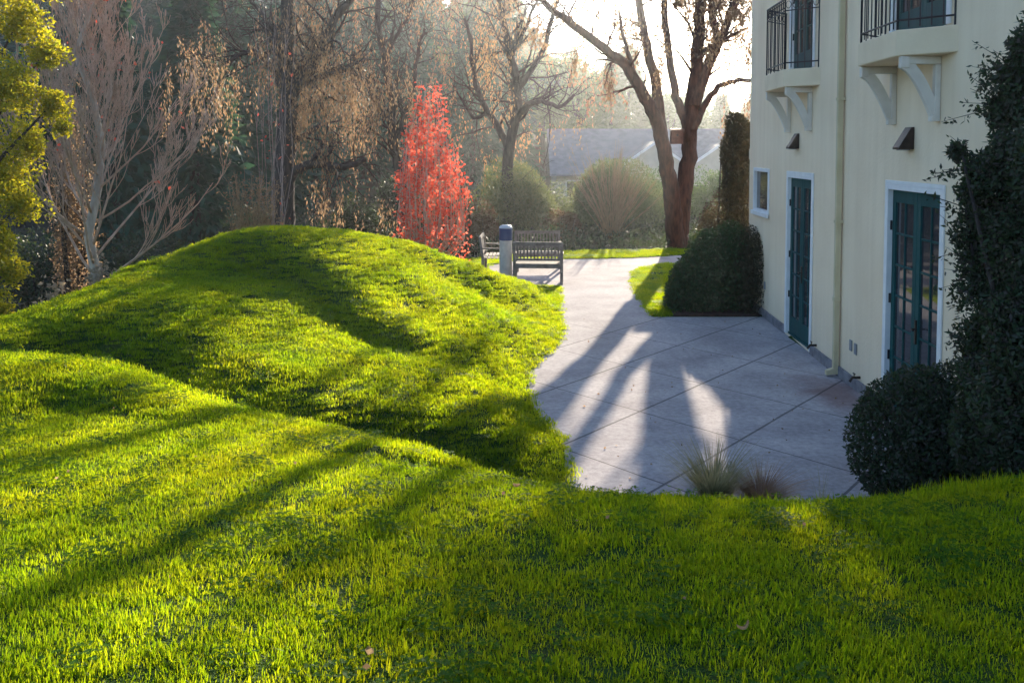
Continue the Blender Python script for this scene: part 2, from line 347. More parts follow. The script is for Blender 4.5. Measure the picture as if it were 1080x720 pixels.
STEPS = [([(200, 270, 13.0), (252, 276, 12.9), (321, 305, 11.9), (367, 345, 10.7), (402, 368, 10.2), (436, 385, 10.0), (476, 402, 9.8)], .24, .55, 1.7, .05),
         ([(-120, 392, 8.6), (0, 385, 8.8), (69, 370, 9.4), (143, 380, 8.9), (200, 404, 8.1), (258, 430, 7.5), (310, 450, 7.3), (370, 468, 7.35), (440, 482, 7.5), (520, 497, 7.6), (600, 515, 7.3), (680, 530, 7.0)], .36, .95, 1.7, .20),
         ([(-120, 458, 6.1), (0, 450, 6.2), (57, 436, 6.6), (115, 433, 6.6), (172, 445, 6.3), (230, 460, 6.0), (285, 474, 5.8)], .14, .55, 1.2, .06)]
STEPS = [([tuple(P(*c)[:2]) for c in L_], h_, w_, d_, t_) for (L_, h_, w_, d_, t_) in STEPS]
def height(x, y):
    x = np.asarray(x, float); y = np.asarray(y, float); sh = x.shape; x = x.ravel(); y = y.ravel()
    z = np.full(x.shape, 0.0)
    for k in range(0, len(x), 20000):
        xs, ys = x[k:k + 20000], y[k:k + 20000]
        r2 = (xs[:, None] - pts[None, :, 0]) ** 2 + (ys[:, None] - pts[None, :, 1]) ** 2
        z[k:k + 20000] = tps(r2) @ _w[:_n] + _w[_n] + _w[_n + 1] * xs + _w[_n + 2] * ys
    for (L_, h_, w_, d_, t_) in STEPS:                       # soft folds of the turf: a trough with a steeper bank behind it
        s = poly_sd(x, y, L_, closed=False); e0 = np.hypot(x - L_[0][0], y - L_[0][1]); e1 = np.hypot(x - L_[-1][0], y - L_[-1][1])
        fade = sm(0, 1.2, e1) * sm(0, 1.2, e0) * sm(3.5, 1.5, np.abs(s))
        z += fade * (h_ * sm(-.05, w_, s) * np.exp(-np.maximum(s, 0) / d_) - t_ * np.exp(-(s / .62) ** 2))
    z += .012 * np.sin(x * 2.1 + 1) * np.sin(y * 1.7) + .008 * np.sin(x * 4.7 + y * 3.1)
    d = np.minimum(poly_sd(x, y, PATIO), poly_sd(x, y, PATH))
    z = np.where(d <= 0, -.035, .022 * (1 - sm(0, .7, d)) + z * sm(0, .7, d))
    edge = sm(8, 9.2, x) + sm(-14, -17, x) + sm(25.2, 27, y) + sm(-3, -5, y)
    z = z * (1 - np.clip(edge, 0, 1)) - 2.0 * np.clip(edge, 0, 1)
    return z.reshape(sh)

gx = np.arange(-17, 9.3, .085); gy = np.arange(-5, 29.6, .085)
XX, YY = np.meshgrid(gx, gy); ZZ = height(XX, YY)
def grid_faces(ny, nx):
    i = np.arange(ny * nx).reshape(ny, nx)
    return np.stack([i[:-1, :-1], i[:-1, 1:], i[1:, 1:], i[1:, :-1]], -1).reshape(-1, 4)
lawn = np_mesh('lawn', np.stack([XX, YY, ZZ], -1).reshape(-1, 3), [grid_faces(*XX.shape)], M['turf'], smooth=True)
tag(lawn, 'rolling mounded lawn beside the patio', 'lawn', kind='structure')

def far_height(x, y):
    z = -1.3 + 0 * x
    z = z + 1.0 * sm(3, -2, np.abs(x - 3) - 12) * sm(20, 24, y) * sm(60, 40, y)
    hill = 13 * sm(42, 110, y) * sm(30, -35, x - .10 * (y - 60)) + 3 * sm(60, 150, y) + 4 * sm(90, 260, y)
    return z + hill
fx = np.concatenate([np.linspace(-900, -120, 20), np.arange(-110, 111, 5), np.linspace(120, 900, 20)])
fy = np.concatenate([np.linspace(-400, -20, 10), np.arange(-10, 261, 5), np.linspace(280, 1500, 20)])
FX, FY = np.meshgrid(fx, fy)
g = np_mesh('ground', np.stack([FX, FY, far_height(FX, FY)], -1).reshape(-1, 3), [grid_faces(*FX.shape)], M['earth'], smooth=True)
tag(g, 'bare earth and wooded hillside beyond the garden', 'ground', kind='structure')

def slab(name, poly, mat, label):
    mb = MB(); mb.prism(poly[::-1], -.10, 0.0)
    o = mb.build(name, mat); tag(o, label, name, kind='structure'); return o
def is_ccw(p): return sum(p[i][0] * p[(i + 1) % len(p)][1] - p[(i + 1) % len(p)][0] * p[i][1] for i in range(len(p))) > 0
def flat_slab(name, poly, mat, label):
    if not is_ccw(poly): poly = poly[::-1]
    mb = MB(); mb.prism(poly, -.10, 0.0); o = mb.build(name, mat); tag(o, label, name, kind='structure'); return o
flat_slab('patio', PATIO, M['patio'], 'scored concrete patio along the cream building')
flat_slab('path', PATH, M['path'], 'pale concrete path leading past the benches')

flat_slab('planting_bed', [(2.72, 15.03), (4.19, 15.03), (4.15, 16.2), (5.4, 16.5), (5.4, 18.4), (3.2, 18.4), (2.95, 17), (2.8, 16)], M['mulch'], 'reddish mulch bed under the corner bushes').location.z = .03
# ------------------------------------------------------------------ grass blades (stuff, instanced tufts)
def tuft_mesh(name, n, rad, h, wid, mat, seed, curve=.5, cols=None):
    r = np.random.default_rng(seed)
    a = r.uniform(0, 2 * np.pi, n); q = rad * np.sqrt(r.uniform(0, 1, n))
    base = np.stack([q * np.cos(a), q * np.sin(a), np.full(n, -.012)], -1)
    hh = h * r.uniform(.5, 1.15, n); az = r.uniform(0, 2 * np.pi, n); lean = np.abs(r.normal(0, curve, n))
    dirh = np.stack([np.cos(az), np.sin(az), 0 * az], -1); side = np.stack([-np.sin(az), np.cos(az), 0 * az], -1)
    V = []; Fq = []; Ft = []
    for i, t in enumerate((0, .45, .8)):
        c = base + dirh * (lean * t * t * hh)[:, None] + np.array([0, 0, 1]) * (hh * (t - .25 * lean * t * t))[:, None]
        ww = wid * (1, .85, .5)[i] * .5
        V += [c - side * ww, c + side * ww]
    tip = base + dirh * (lean * hh)[:, None] + np.array([0, 0, 1]) * (hh * (1 - .25 * lean))[:, None]; V.append(tip)
    V = np.stack(V, 1); b = np.arange(n) * 7
    q4 = np.concatenate([np.stack([b, b + 1, b + 3, b + 2], -1), np.stack([b + 2, b + 3, b + 5, b + 4], -1)])
    t3 = np.stack([b + 4, b + 5, b + 6], -1)
    return np_mesh(name, V.reshape(-1, 3), [q4, t3], mat, link=False)
def scatter(name, verts, rot, scl, idx, protos, label, cat):
    coll = bpy.data.collections.new(name + '_tufts')
    for p in protos: coll.objects.link(p)
    me = bpy.data.meshes.new(name); me.vertices.add(len(verts)); me.vertices.foreach_set('co', np.asarray(verts, np.float32).ravel())
    for nm, typ, dat, key in (('rot', 'FLOAT_VECTOR', rot, 'vector'), ('scl', 'FLOAT_VECTOR', scl, 'vector'), ('idx', 'INT', idx, 'value')):
        a = me.attributes.new(nm, typ, 'POINT'); a.data.foreach_set(key, np.asarray(dat, np.int32 if typ == 'INT' else np.float32).ravel())
    me.update(); o = bpy.data.objects.new(name, me); COL.objects.link(o)
    ng = bpy.data.node_groups.new(name + '_nodes', 'GeometryNodeTree')
    ng.interface.new_socket('Geometry', in_out='INPUT', socket_type='NodeSocketGeometry'); ng.interface.new_socket('Geometry', in_out='OUTPUT', socket_type='NodeSocketGeometry')
    N = ng.nodes; L = ng.links
    gi = N.new('NodeGroupInput'); go = N.new('NodeGroupOutput'); iop = N.new('GeometryNodeInstanceOnPoints'); ci = N.new('GeometryNodeCollectionInfo')
    ci.inputs['Collection'].default_value = coll; ci.inputs['Separate Children'].default_value = True; ci.inputs['Reset Children'].default_value = True
    iop.inputs['Pick Instance'].default_value = True
    def na(nm, dt):
        q = N.new('GeometryNodeInputNamedAttribute'); q.data_type = dt; q.inputs['Name'].default_value = nm; return q.outputs['Attribute']
    L.new(gi.outputs[0], iop.inputs['Points']); L.new(ci.outputs[0], iop.inputs['Instance'])
    L.new(na('idx', 'INT'), iop.inputs['Instance Index']); L.new(na('rot', 'FLOAT_VECTOR'), iop.inputs['Rotation']); L.new(na('scl', 'FLOAT_VECTOR'), iop.inputs['Scale'])
    L.new(iop.outputs[0], go.inputs[0])
    md = o.modifiers.new('scatter', 'NODES'); md.node_group = ng
    tag(o, label, cat, kind='stuff'); return o
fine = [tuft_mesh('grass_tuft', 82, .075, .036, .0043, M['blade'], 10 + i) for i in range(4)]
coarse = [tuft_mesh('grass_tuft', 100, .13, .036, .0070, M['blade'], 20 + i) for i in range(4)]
def clover_mesh(name, n, rad, h, sz, seed):
    r = np.random.default_rng(seed); V = []; Q = []
    for i in range(n):
        a, q = r.uniform(0, 6.28), rad * math.sqrt(r.uniform()); c = np.array([q * math.cos(a), q * math.sin(a), h * r.uniform(.5, 1.1)]); t0 = r.uniform(0, 6.28)
        for k in range(3):
            t = t0 + k * 2.09; u = np.array([math.cos(t), math.sin(t), r.uniform(-.1, .5)]); v = np.array([-math.sin(t), math.cos(t), 0]) * .5; b = len(V); g_ = sz * r.uniform(.7, 1.2)
            V += [c, c + (u * .55 + v) * g_, c + u * g_, c + (u * .55 - v) * g_]; Q.append((b, b + 1, b + 2, b + 3))
    return np_mesh(name, np.array(V), [np.array(Q)], M['clover'], link=False)
fine.append(clover_mesh('z_clover_tuft', 26, .08, .042, .012, 5)); coarse.append(clover_mesh('z_clover_tuft', 40, .12, .042, .016, 6))
def in_view(x, y, z, m=60):
    px = 540 + F * x / np.maximum(y, .1); return (px > -m) & (px < 1080 + m) & (y > 1.7)
def grass_pts(x0, x1, y0, y1, dens):
    n = int((x1 - x0) * (y1 - y0) * dens); x = rng.uniform(x0, x1, n); y = rng.uniform(y0, y1, n)
    k = in_view(x, y, 0); x, y = x[k], y[k]
    d = np.minimum(poly_sd(x, y, PATIO), poly_sd(x, y, PATH))
    k = (d > .015) & ~((x > 2.72 + .12 * (y - 15)) & (y > 14.9) & (y < 18.2)) & ~((x > 3.9) & (y > 6.0) & (y < 16.6)) & ~((x > 2.6) & (y > 5.9) & (y < 8)); x, y = x[k], y[k]
    z = height(x, y)
    return np.stack([x, y, z], -1)
def norm_rot(p):
    e = .06; sx = (height(p[:, 0] + e, p[:, 1]) - p[:, 2]) / e; sy = (height(p[:, 0], p[:, 1] + e) - p[:, 2]) / e
    return sx, sy
def make_grass(name, A, protos, sc, label):
    n = len(A); cl = np.sin(A[:, 0] * 5.1 + np.sin(A[:, 1] * 3.7) * 2) * np.sin(A[:, 1] * 4.3 + 1.3) 
    s = sc * rng.uniform(.75, 1.2, n) * (1 + .12 * cl)
    rot = np.stack([rng.normal(0, .10, n), rng.normal(0, .10, n), rng.uniform(0, 6.28, n)], -1)
    scl = np.stack([rng.uniform(.9, 1.2, n) * np.maximum(s, .7), rng.uniform(.9, 1.2, n) * np.maximum(s, .7), s * rng.uniform(.8, 1.2, n)], -1)
    return scatter(name, A, rot, scl, np.where(rng.uniform(0, 1, n) < .03 + .08 * (np.sin(A[:, 0] * 2.3 + 1) * np.sin(A[:, 1] * 2.9) > .35), 4, rng.integers(0, 4, n)), protos, label, 'grass')
near_g = grass_pts(-5.2, 4.5, 1.9, 7.2, 330)
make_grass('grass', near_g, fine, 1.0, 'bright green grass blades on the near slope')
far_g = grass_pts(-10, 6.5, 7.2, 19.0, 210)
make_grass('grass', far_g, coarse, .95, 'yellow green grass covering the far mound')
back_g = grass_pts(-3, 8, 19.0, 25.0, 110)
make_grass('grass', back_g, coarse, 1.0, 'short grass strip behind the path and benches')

# ------------------------------------------------------------------ cream building
BX = lambda Y: 4.15 + .045 * (Y - 13)
BO = Vector((BX(16.3), 16.3, 0)); U = Vector((-.045, -1, 0)).normalized()
bld = empty('cream_building', BO, math.atan2(U.y, U.x))
tag(bld, 'cream stucco two storey building with teal french doors and small balconies', 'building')
def LW(px, py, off=0.0):
    """pixel -> distance along the wall from its far corner, height (off: metres in front of the wall)"""
    d = Vector(ray(px, py)); n = Vector((U.y, -U.x, 0)); n = n if n.x < 0 else -n
    o = BO + n * off; t = (o - Vector((0, 0, EYE))).dot(n) / d.dot(n); q = Vector((0, 0, EYE)) + d * t
    return (q - BO).dot(U), q.z
def LS(Y): return (16.3 - Y) * math.sqrt(1 + .045 ** 2)
d1 = (LW(830, 260)[0], LW(857, 260)[0]); d2 = (LW(935, 260)[0], LW(995, 260)[0]); DH = 2.44
win = (LW(795.5, 200)[0], LW(811.5, 200)[0]); wz = (LW(811, 227)[1], LW(811, 178)[1])
bd2 = (LS(9.55), LS(8.15)); bd1 = (LS(13.6), LS(12.35)); BDZ = (3.93, 6.1)
LEN, HT, DEP = LS(6.3), 6.9, 9.0
opens = [(d1[0], d1[1], 0.02, DH), (d2[0], d2[1], 0.02, DH), (win[0], win[1], wz[0], wz[1]), (bd1[0], bd1[1], *BDZ), (bd2[0], bd2[1], *BDZ)]
def wall_with_openings():
    ss = sorted({0.0, LEN, *[o[0] for o in opens], *[o[1] for o in opens]}); zs = sorted({-.6, HT, *[o[2] for o in opens], *[o[3] for o in opens]})
    v, f = [], []
    def q(a, b, c, d): 
        i = len(v); v.extend([a, b, c, d]); f.append((i, i + 1, i + 2, i + 3))
    for i in range(len(ss) - 1):
        for j in range(len(zs) - 1):
            cs, cz = (ss[i] + ss[i + 1]) / 2, (zs[j] + zs[j + 1]) / 2
            if any(o[0] < cs < o[1] and o[2] < cz < o[3] for o in opens): continue
            q((ss[i], 0, zs[j]), (ss[i + 1], 0, zs[j]), (ss[i + 1], 0, zs[j + 1]), (ss[i], 0, zs[j + 1]))
    D = .22
    for (a, b, c, d) in opens:
        q((a, 0, c), (a, 0, d), (a, D, d), (a, D, c)); q((b, 0, c), (b, D, c), (b, D, d), (b, 0, d))
        q((a, 0, d), (b, 0, d), (b, D, d), (a, D, d)); q((a, 0, c), (a, D, c), (b, D, c), (b, 0, c))
    q((0, 0, -.6), (0, 0, HT), (0, DEP, HT), (0, DEP, -.6)); q((LEN, 0, -.6), (LEN, DEP, -.6), (LEN, DEP, HT), (LEN, 0, HT))
    q((0, DEP, -.6), (0, DEP, HT), (LEN, DEP, HT), (LEN, DEP, -.6)); q((0, 0, HT), (LEN, 0, HT), (LEN, DEP, HT), (0, DEP, HT))
    mb = MB(); mb.v = v; mb.f = f
    return mb.build('wall', M['stucco'], bld)
wall_with_openings()
rf = MB(); e = .35
rf.v = [(-e, -e, HT + .003), (LEN + e, -e, HT + .003), (LEN + e, DEP + e, HT + .003), (-e, DEP + e, HT + .003), (3.5, DEP / 2, HT + 1.6), (LEN - 3.5, DEP / 2, HT + 1.6),
        (-e, -e, HT + .15), (LEN + e, -e, HT + .15), (LEN + e, DEP + e, HT + .15), (-e, DEP + e, HT + .15)]
rf.f = [(3, 2, 1, 0), (0, 1, 7, 6), (1, 2, 8, 7), (2, 3, 9, 8), (3, 0, 6, 9), (6, 7, 5, 4), (7, 8, 5), (8, 9, 4, 5), (9, 6, 4)]
rf.build('roof', M['tile'], bld)
def french_door(a, b, z0, z1, rows, name='french_door', light=False):
    fr = MB(); w_ = .055
    fr.box(a + .002, a + w_, -.018, .10, z0, z1 - .002); fr.box(b - w_, b - .002, -.018, .10, z0, z1 - .002); fr.box(a + w_, b - w_, -.018, .10, z1 - w_, z1 - .002)
    fr.box(a - .03, a + .002, -.018, -.002, z0, z1 + .04); fr.box(b - .002, b + .03, -.018, -.002, z0, z1 + .04); fr.box(a + .002, b - .002, -.0179, -.002, z1 - .001, z1 + .04)
    d = fr.build(name, M['white'], bld, bevel=.003)
    th = MB(); th.box(a + w_, b - w_, .02, .12, z0 - .015, z0 + .03); th.build('threshold', M['teal'], d, bevel=.004)
    mid = (a + b) / 2
    for k, (l0, l1) in enumerate(((a + w_ + .004, mid - .003), (mid + .003, b - w_ - .004))):
        lf = MB(); st = .085; y0, y1 = .035, .078; zt, zb = z1 - w_ - .004, z0 + .034; gt, gb = zt - .13, zb + .24
        lf.box(l0, l0 + st, y0, y1, zb, zt); lf.box(l1 - st, l1, y0, y1, zb, zt)
        lf.box(l0 + st, l1 - st, y0, y1, gt, zt); lf.box(l0 + st, l1 - st, y0, y1, zb, gb)
        c = (l0 + l1) / 2; lf.box(c - .011, c + .011, y0 + .006, y1 - .006, gb, gt)
        for r_ in range(1, rows):
            zz = gb + (gt - gb) * r_ / rows
            lf.box(l0 + st, c - .011, y0 + .007, y1 - .007, zz - .011, zz + .011); lf.box(c + .011, l1 - st, y0 + .007, y1 - .007, zz - .011, zz + .011)
        lf.build('door_leaf', M['teal'], d, bevel=.003)
        gl = MB(); gl.box(l0 + st - .004, l1 - st + .004, .054, .060, gb - .004, gt + .004); gl.build('pane', M['glass'], d)
        for hz in (.25, .5, .82):
            hx = l0 - .004 if k == 0 else l1 + .004
            h = MB(); h.tube([(hx, .024, z0 + (z1 - z0) * hz - .05), (hx, .024, z0 + (z1 - z0) * hz + .05)], .012, 8); h.build('hinge', M['iron'], d, smooth=False)
    hd = MB(); hz = z0 + .98; hd.box(mid + .028, mid + .062, .020, .036, hz - .12, hz + .12)
    hd.tube([(mid + .045, .036, hz + .03), (mid + .045, -.02, hz + .03), (mid + .12, -.025, hz + .03)], .009, 8); hd.build('handle', M['bronze'], d)
    return d
french_door(*d1, .02, DH, 6); french_door(*d2, .02, DH, 6)
french_door(*bd1, *BDZ, 5, 'balcony_door'); french_door(*bd2, *BDZ, 5, 'balcony_door')
# small window beside the far doors
a, b = win; c, d = wz
wf = MB(); wf.box(a + .001, a + .06, -.02, .09, c, d - .001); wf.box(b - .06, b - .001, -.02, .09, c, d - .001); wf.box(a + .06, b - .06, -.02, .09, d - .06, d - .001); wf.box(a + .06, b - .06, -.02, .09, c + .001, c + .06)
wn = wf.build('window', M['white'], bld, bevel=.004)
ws = MB(); ws.box(a - .05, b + .05, -.05, -.021, c - .05, c + .02); ws.build('sill', M['white'], wn, bevel=.005)
wp = MB(); wp.box(a + .055, b - .055, .035, .041, c + .055, d - .055); wp.build('pane', M['glass'], wn)
# balconies
def balcony(sn, sf, on, of, rows):
    """sn/sf: near and far end on the wall (s), on/of: ends of the outer edge"""
    z0, z1, dp = 3.66, 3.90, .40
    plan = [(sf, 0.003), (of, -dp), (on, -dp), (sn, 0.003)]
    mb = MB(); mb.prism(plan, z0, z1); 
    # upper lip
    sl = mb.build('balcony', M['slab'], bld, bevel=.012)
    rl = MB(); path = [(sf + .06, -.005), (of + .03, -dp + .02), (on - .03, -dp + .02), (sn - .06, -.005)]
    for z, r_ in ((z1 + .09, .010), (z1 + .80, .008), (z1 + .96, .016)):
        for i in range(3): rl.tube([(*path[i], z), (*path[i + 1], z)], r_, 6)
    for i in range(3):
        A, B = Vector(path[i]), Vector(path[i + 1]); n = max(2, int((B - A).length / .095))
        for k in range(n + 1):
            q = A.lerp(B, k / n); post = k in (0, n)
            rl.tube([(q.x, q.y, z1 - (.06 if post else -.02)), (q.x, q.y, z1 + .96)], .012 if post else .0065, 5)
            if k < n:
                m_ = A.lerp(B, (k + .5) / n)
                ring = [(m_.x + (B - A).normalized().x * .036 * math.cos(t), m_.y + (B - A).normalized().y * .036 * math.cos(t), z1 + .88 + .05 * math.sin(t)) for t in np.linspace(0, 2 * math.pi, 11)]
                rl.tube(ring, .005, 4, cap=False)
    rl.build('railing', M['iron'], sl)
    for s_ in (sf + .38 * (1 if sn > sf else -1), sn - .36 * (1 if sn > sf else -1)):
        br = MB(); t = .045
        # carved bracket: top arm, wall plate and an s-curved brace
        t = .034; br.box(s_ - t, s_ + t, -dp + .05, -.002, z0 - .075, z0 - .003)
        br.box(s_ - t, s_ + t, -.055, -.003, z0 - .56, z0 - .078)
        out = []; inn = []
        for q in np.linspace(0, 1, 9):
            y = -dp + .07 + (dp - .12) * (q ** .8); z = z0 - .08 - .45 * (q ** 1.25)
            out.append((y - .034, z - .03)); inn.append((y + .045, z + .04))
        br.prism(out + inn[::-1], s_ - t * .8, s_ + t * .8, axis='x')
        br.box(s_ - t * 1.1, s_ + t * 1.1, -.085, -.0025, z0 - .60, z0 - .54); br.box(s_ - t * 1.15, s_ + t * 1.15, -dp + .035, -dp + .11, z0 - .11, z0 - .0035)
        br.build('bracket', M['bracket'], sl, bevel=.006)
balcony(LS(7.98), LS(9.78), LS(8.35), LS(9.39), 5)
balcony(LS(12.08), LS(13.92), LS(12.42), LS(13.5), 5)
# wedge shaped wall lights
for px, py in ((841.5, 149), (961, 146)):
    s_, z_ = LW(px, py)
    mb = MB(); mb.prism([(-.002, z_ - .11), (-.15, z_ - .11), (-.15, z_ - .09), (-.03, z_ + .11), (-.002, z_ + .11)], s_ - .085, s_ + .085, axis='x')
    o = mb.build('wall_light', M['bronze'], bld, bevel=.004)
    st = MB(); st.box(s_ - .06, s_ + .06, -.12, -.03, z_ - .119, z_ - .111); st.build('lens', M['grey_plastic'], o)
# downpipe
s_, _ = LW(889, 200)
dpn = MB(); r_ = .034
dpn.box(s_ - r_, s_ + r_, -.085, -.02, .95, HT - .002); dpn.box(s_ - r_ * 1.15, s_ + r_ * 1.15, -.093, -.012, .93, .99)
dpn.box(s_ - r_, s_ + r_, -.085, -.0205, .10, .93)
dp_o = dpn.build('downpipe', M['pipe'], bld, bevel=.006)
sh = MB(); sh.prism([(-.085, .10), (-.02, .10), (-.02, .03), (-.17, .015), (-.17, .07)], s_ - r_, s_ + r_, axis='x'); sh.build('outlet_shoe', M['pipe'], dp_o, bevel=.005)
for zz in (1.9, 3.4, 4.9, 6.2):
    st = MB(); st.box(s_ - r_ * 1.5, s_ + r_ * 1.5, -.089, -.002, zz, zz + .035); st.build('strap', M['pipe'], dp_o)
# foundation strip between door openings
for (q0, q1) in ((0, d1[0] - .034), (d1[1] + .034, d2[0] - .034), (d2[1] + .034, LEN)):
    fs = MB(); fs.box(q0, q1, -.03, -.002, -.05, .13); fs.build('foundation', M['found'], bld, bevel=.006)
for px, py in ((803, 299), (807, 301), (898, 364), (903, 368)):
    s_, z_ = LW(px, py); mb = MB(); mb.box(s_ - .04, s_ + .04, -.016, -.002, z_ - .065, z_ + .065)
    o = mb.build('vent_plate', M['grey_plastic'], bld, bevel=.004)
for px, py in ((861, 372), (907, 409)):
    s_, z_ = LW(px, py); z_ = max(z_, .17); mb = MB(); mb.tube([(s_, 0, z_), (s_, -.09, z_), (s_, -.12, z_ - .05)], .016, 8); mb.tube([(s_ - .03, -.07, z_ + .045), (s_ + .03, -.07, z_ + .045)], .008, 6); mb.tube([(s_, -.07, z_), (s_, -.07, z_ + .045)], .006, 6)
    mb.build('garden_tap', M['bronze'], bld)
s_, z_ = LW(783, 160)
mb = MB(); mb.box(-.16, -.003, .02, .16, 2.62, 2.82); mb.build('beam_end', M['slab'], bld, bevel=.01)

# ------------------------------------------------------------------ vegetation builders
def unit(v): return v / (np.linalg.norm(v, axis=-1, keepdims=True) + 1e-9)
def leaf_quads(C, L, W, dirs=None, spread=1.0):
    n = len(C); a = rng.normal(0, 1, (n, 3))
    a = unit(a) if dirs is None else unit(dirs + unit(a) * spread)
    b = unit(np.cross(a, rng.normal(0, 1, (n, 3))))
    L = L * rng.uniform(.6, 1.3, (n, 1)); W = W * rng.uniform(.6, 1.3, (n, 1))
    V = np.stack([C, C + a * L * .45 + b * W * .5, C + a * L, C + a * L * .45 - b * W * .5], 1).reshape(-1, 3)
    i = np.arange(n) * 4
    return V, np.stack([i, i + 1, i + 2, i + 3], -1)
def leaf_obj(name, C, L, W, mat, parent, dirs=None, spread=1.0, org=None):
    C = np.asarray(C, float)
    if org is not None: C = C - np.asarray(org)
    V, Q = leaf_quads(C, L, W, dirs, spread)
    return np_mesh(name, V, [Q], mat, parent)
def grow(br, p, d, L, r, lvl, cfg, tips):
    """one branch and its children; br collects (points, radii, level)"""
    n = cfg.get('seg', 6); pts_ = [p.copy()]; rad = [r]; q = p.copy(); dd = unit(d)
    for i in range(n):
        dd = unit(dd + rng.normal(0, cfg['wander'], 3) + np.array([0, 0, cfg['up'][min(lvl, len(cfg['up']) - 1)]]))
        q = q + dd * L / n; pts_.append(q.copy()); rad.append(max(cfg['rmin'], r * (1 - .75 * (i + 1) / n)))
    br.append((pts_, rad, lvl))
    if lvl >= cfg['levels']:
        tips.append((pts_, dd)); return
    k = cfg['kids'][min(lvl, len(cfg['kids']) - 1)]
    for j in range(k):
        t = rng.uniform(cfg.get('from', .25), 1.0); i = min(n - 1, int(t * n)); f = t * n - i
        base = pts_[i] * (1 - f) + pts_[i + 1] * f; ax = unit(pts_[i + 1] - pts_[i])
        per = unit(np.cross(ax, rng.normal(0, 1, 3))); ang = cfg['angle'] * rng.uniform(.6, 1.3)
        nd = ax * math.cos(ang) + per * math.sin(ang)
        grow(br, base, nd, L * cfg['ratio'] * rng.uniform(.6, 1.15) * (1.15 - .5 * t), max(cfg['rmin'], rad[i] * cfg.get('rr', .55)), lvl + 1, cfg, tips)
def branches_obj(name, br, mat, parent, org, lv=None, sides=(10, 7, 5, 4, 3, 3)):
    mb = MB(); o = Vector(org)
    for (p, r, l) in br:
        if lv is not None and not lv(l): continue
        mb.tube([Vector(x) - o for x in p], r, sides[min(l, 5)], cap=l < 2)
    return mb.build(name, mat, parent, smooth=True)
def limb(pxs, Y0, dY, w0, w1, n=4):
    """limb drawn through photo points at about Y0; returns smooth points and radii"""
    c = [P(x, y, Y0 + dY * i / max(1, len(pxs) - 1)) for i, (x, y) in enumerate(pxs)]
    out = []
    for i in range(len(c) - 1):
        p0, p1, p2, p3 = c[max(0, i - 1)], c[i], c[i + 1], c[min(len(c) - 1, i + 2)]
        for k in range(n):
            t = k / n; out.append(.5 * ((2 * p1) + (-p0 + p2) * t + (2 * p0 - 5 * p1 + 4 * p2 - p3) * t * t + (-p0 + 3 * p1 - 3 * p2 + p3) * t ** 3))
    out.append(c[-1]); out = [o_ + rng.normal(0, .02, 3) * min(1, i) for i, o_ in enumerate(out)]
    return out, list(np.linspace(w0, w1, len(out)))
def strands(br, levels, per, lo, hi, step, jit=.04, keep=None):
    """hanging strings of leaves below fine branches"""
    C = []
    if keep == 'clumps': ph = rng.uniform(0, 6, 3); keep = lambda b: math.sin(b[0] * 1.9 + ph[0]) + math.sin(b[2] * 1.6 + ph[1]) + math.sin(b[1] * 1.7 + ph[2]) + rng.normal(0, .4) > .15
    for (p, r, l) in br:
        if l not in levels: continue
        for _ in range(per):
            i = rng.integers(0, len(p) - 1); t = rng.uniform(); b = p[i] * (1 - t) + p[i + 1] * t
            if keep is not None and not keep(b): continue
            n = int(rng.uniform(lo, hi) / step) + 1; dr = rng.normal(0, .10, 2)
            k = np.arange(n)[:, None] * step
            s = b + np.concatenate([k * dr[0], k * dr[1], -k], 1) + rng.normal(0, jit, (n, 3)); C.append(s)
    return np.concatenate(C) if C else np.zeros((0, 3))
def blob(c, rad, n, shell=.35, bumps=9, amp=.22, flat=None):
    """leaf positions through the outer layer of a lumpy crown"""
    v = unit(rng.normal(0, 1, (n, 3))); bd = unit(rng.normal(0, 1, (bumps, 3)))
    k = (np.exp(7 * (v @ bd.T - 1))).sum(1); k = k / k.max()
    r = (1 - amp + amp * 1.4 * k) * (1 - shell * rng.uniform(0, 1, n) ** 1.6)
    q = np.asarray(c) + v * np.asarray(rad) * r[:, None]
    return q if flat is None else q[q[:, 2] > flat]
def shrub(name, label, cat, org, lobes, leaf, mat, stems=6, group=None, n_scale=1.0, stem_mat=None, dirs=None, stem_h=None, shell=.35, amp=.22):
    """lobes: (dx,dy,z,rx,ry,rz,n)"""
    root = empty(name, org); tag(root, label, cat, group)
    C = np.concatenate([blob((a, b, c), (rx, ry, rz), int(n * n_scale), shell, amp=amp, flat=.02) for (a, b, c, rx, ry, rz, n) in lobes])
    leaf_obj('foliage', C, leaf[0], leaf[1], mat, root, dirs=None if dirs is None else np.tile(np.array(dirs, float), (len(C), 1)), spread=.9)
    mb = MB()
    for i in range(stems):
        L = lobes[i % len(lobes)]; th = rng.uniform(0, 6.28)
        top = Vector((L[0] + L[3] * .6 * math.cos(th), L[1] + L[4] * .6 * math.sin(th), (L[2] + L[5] * .5)))
        b = Vector((L[0] * .6 + rng.normal(0, .08), L[1] * .6 + rng.normal(0, .08), -.1)); mid = b.lerp(top, .5) + Vector((rng.normal(0, .08), rng.normal(0, .08), .1))
        mb.tube([b, mid, top], [.03, .022, .008], 5)
    mb.build('stem', stem_mat or M['bark_dark'], root, smooth=True)
    return root

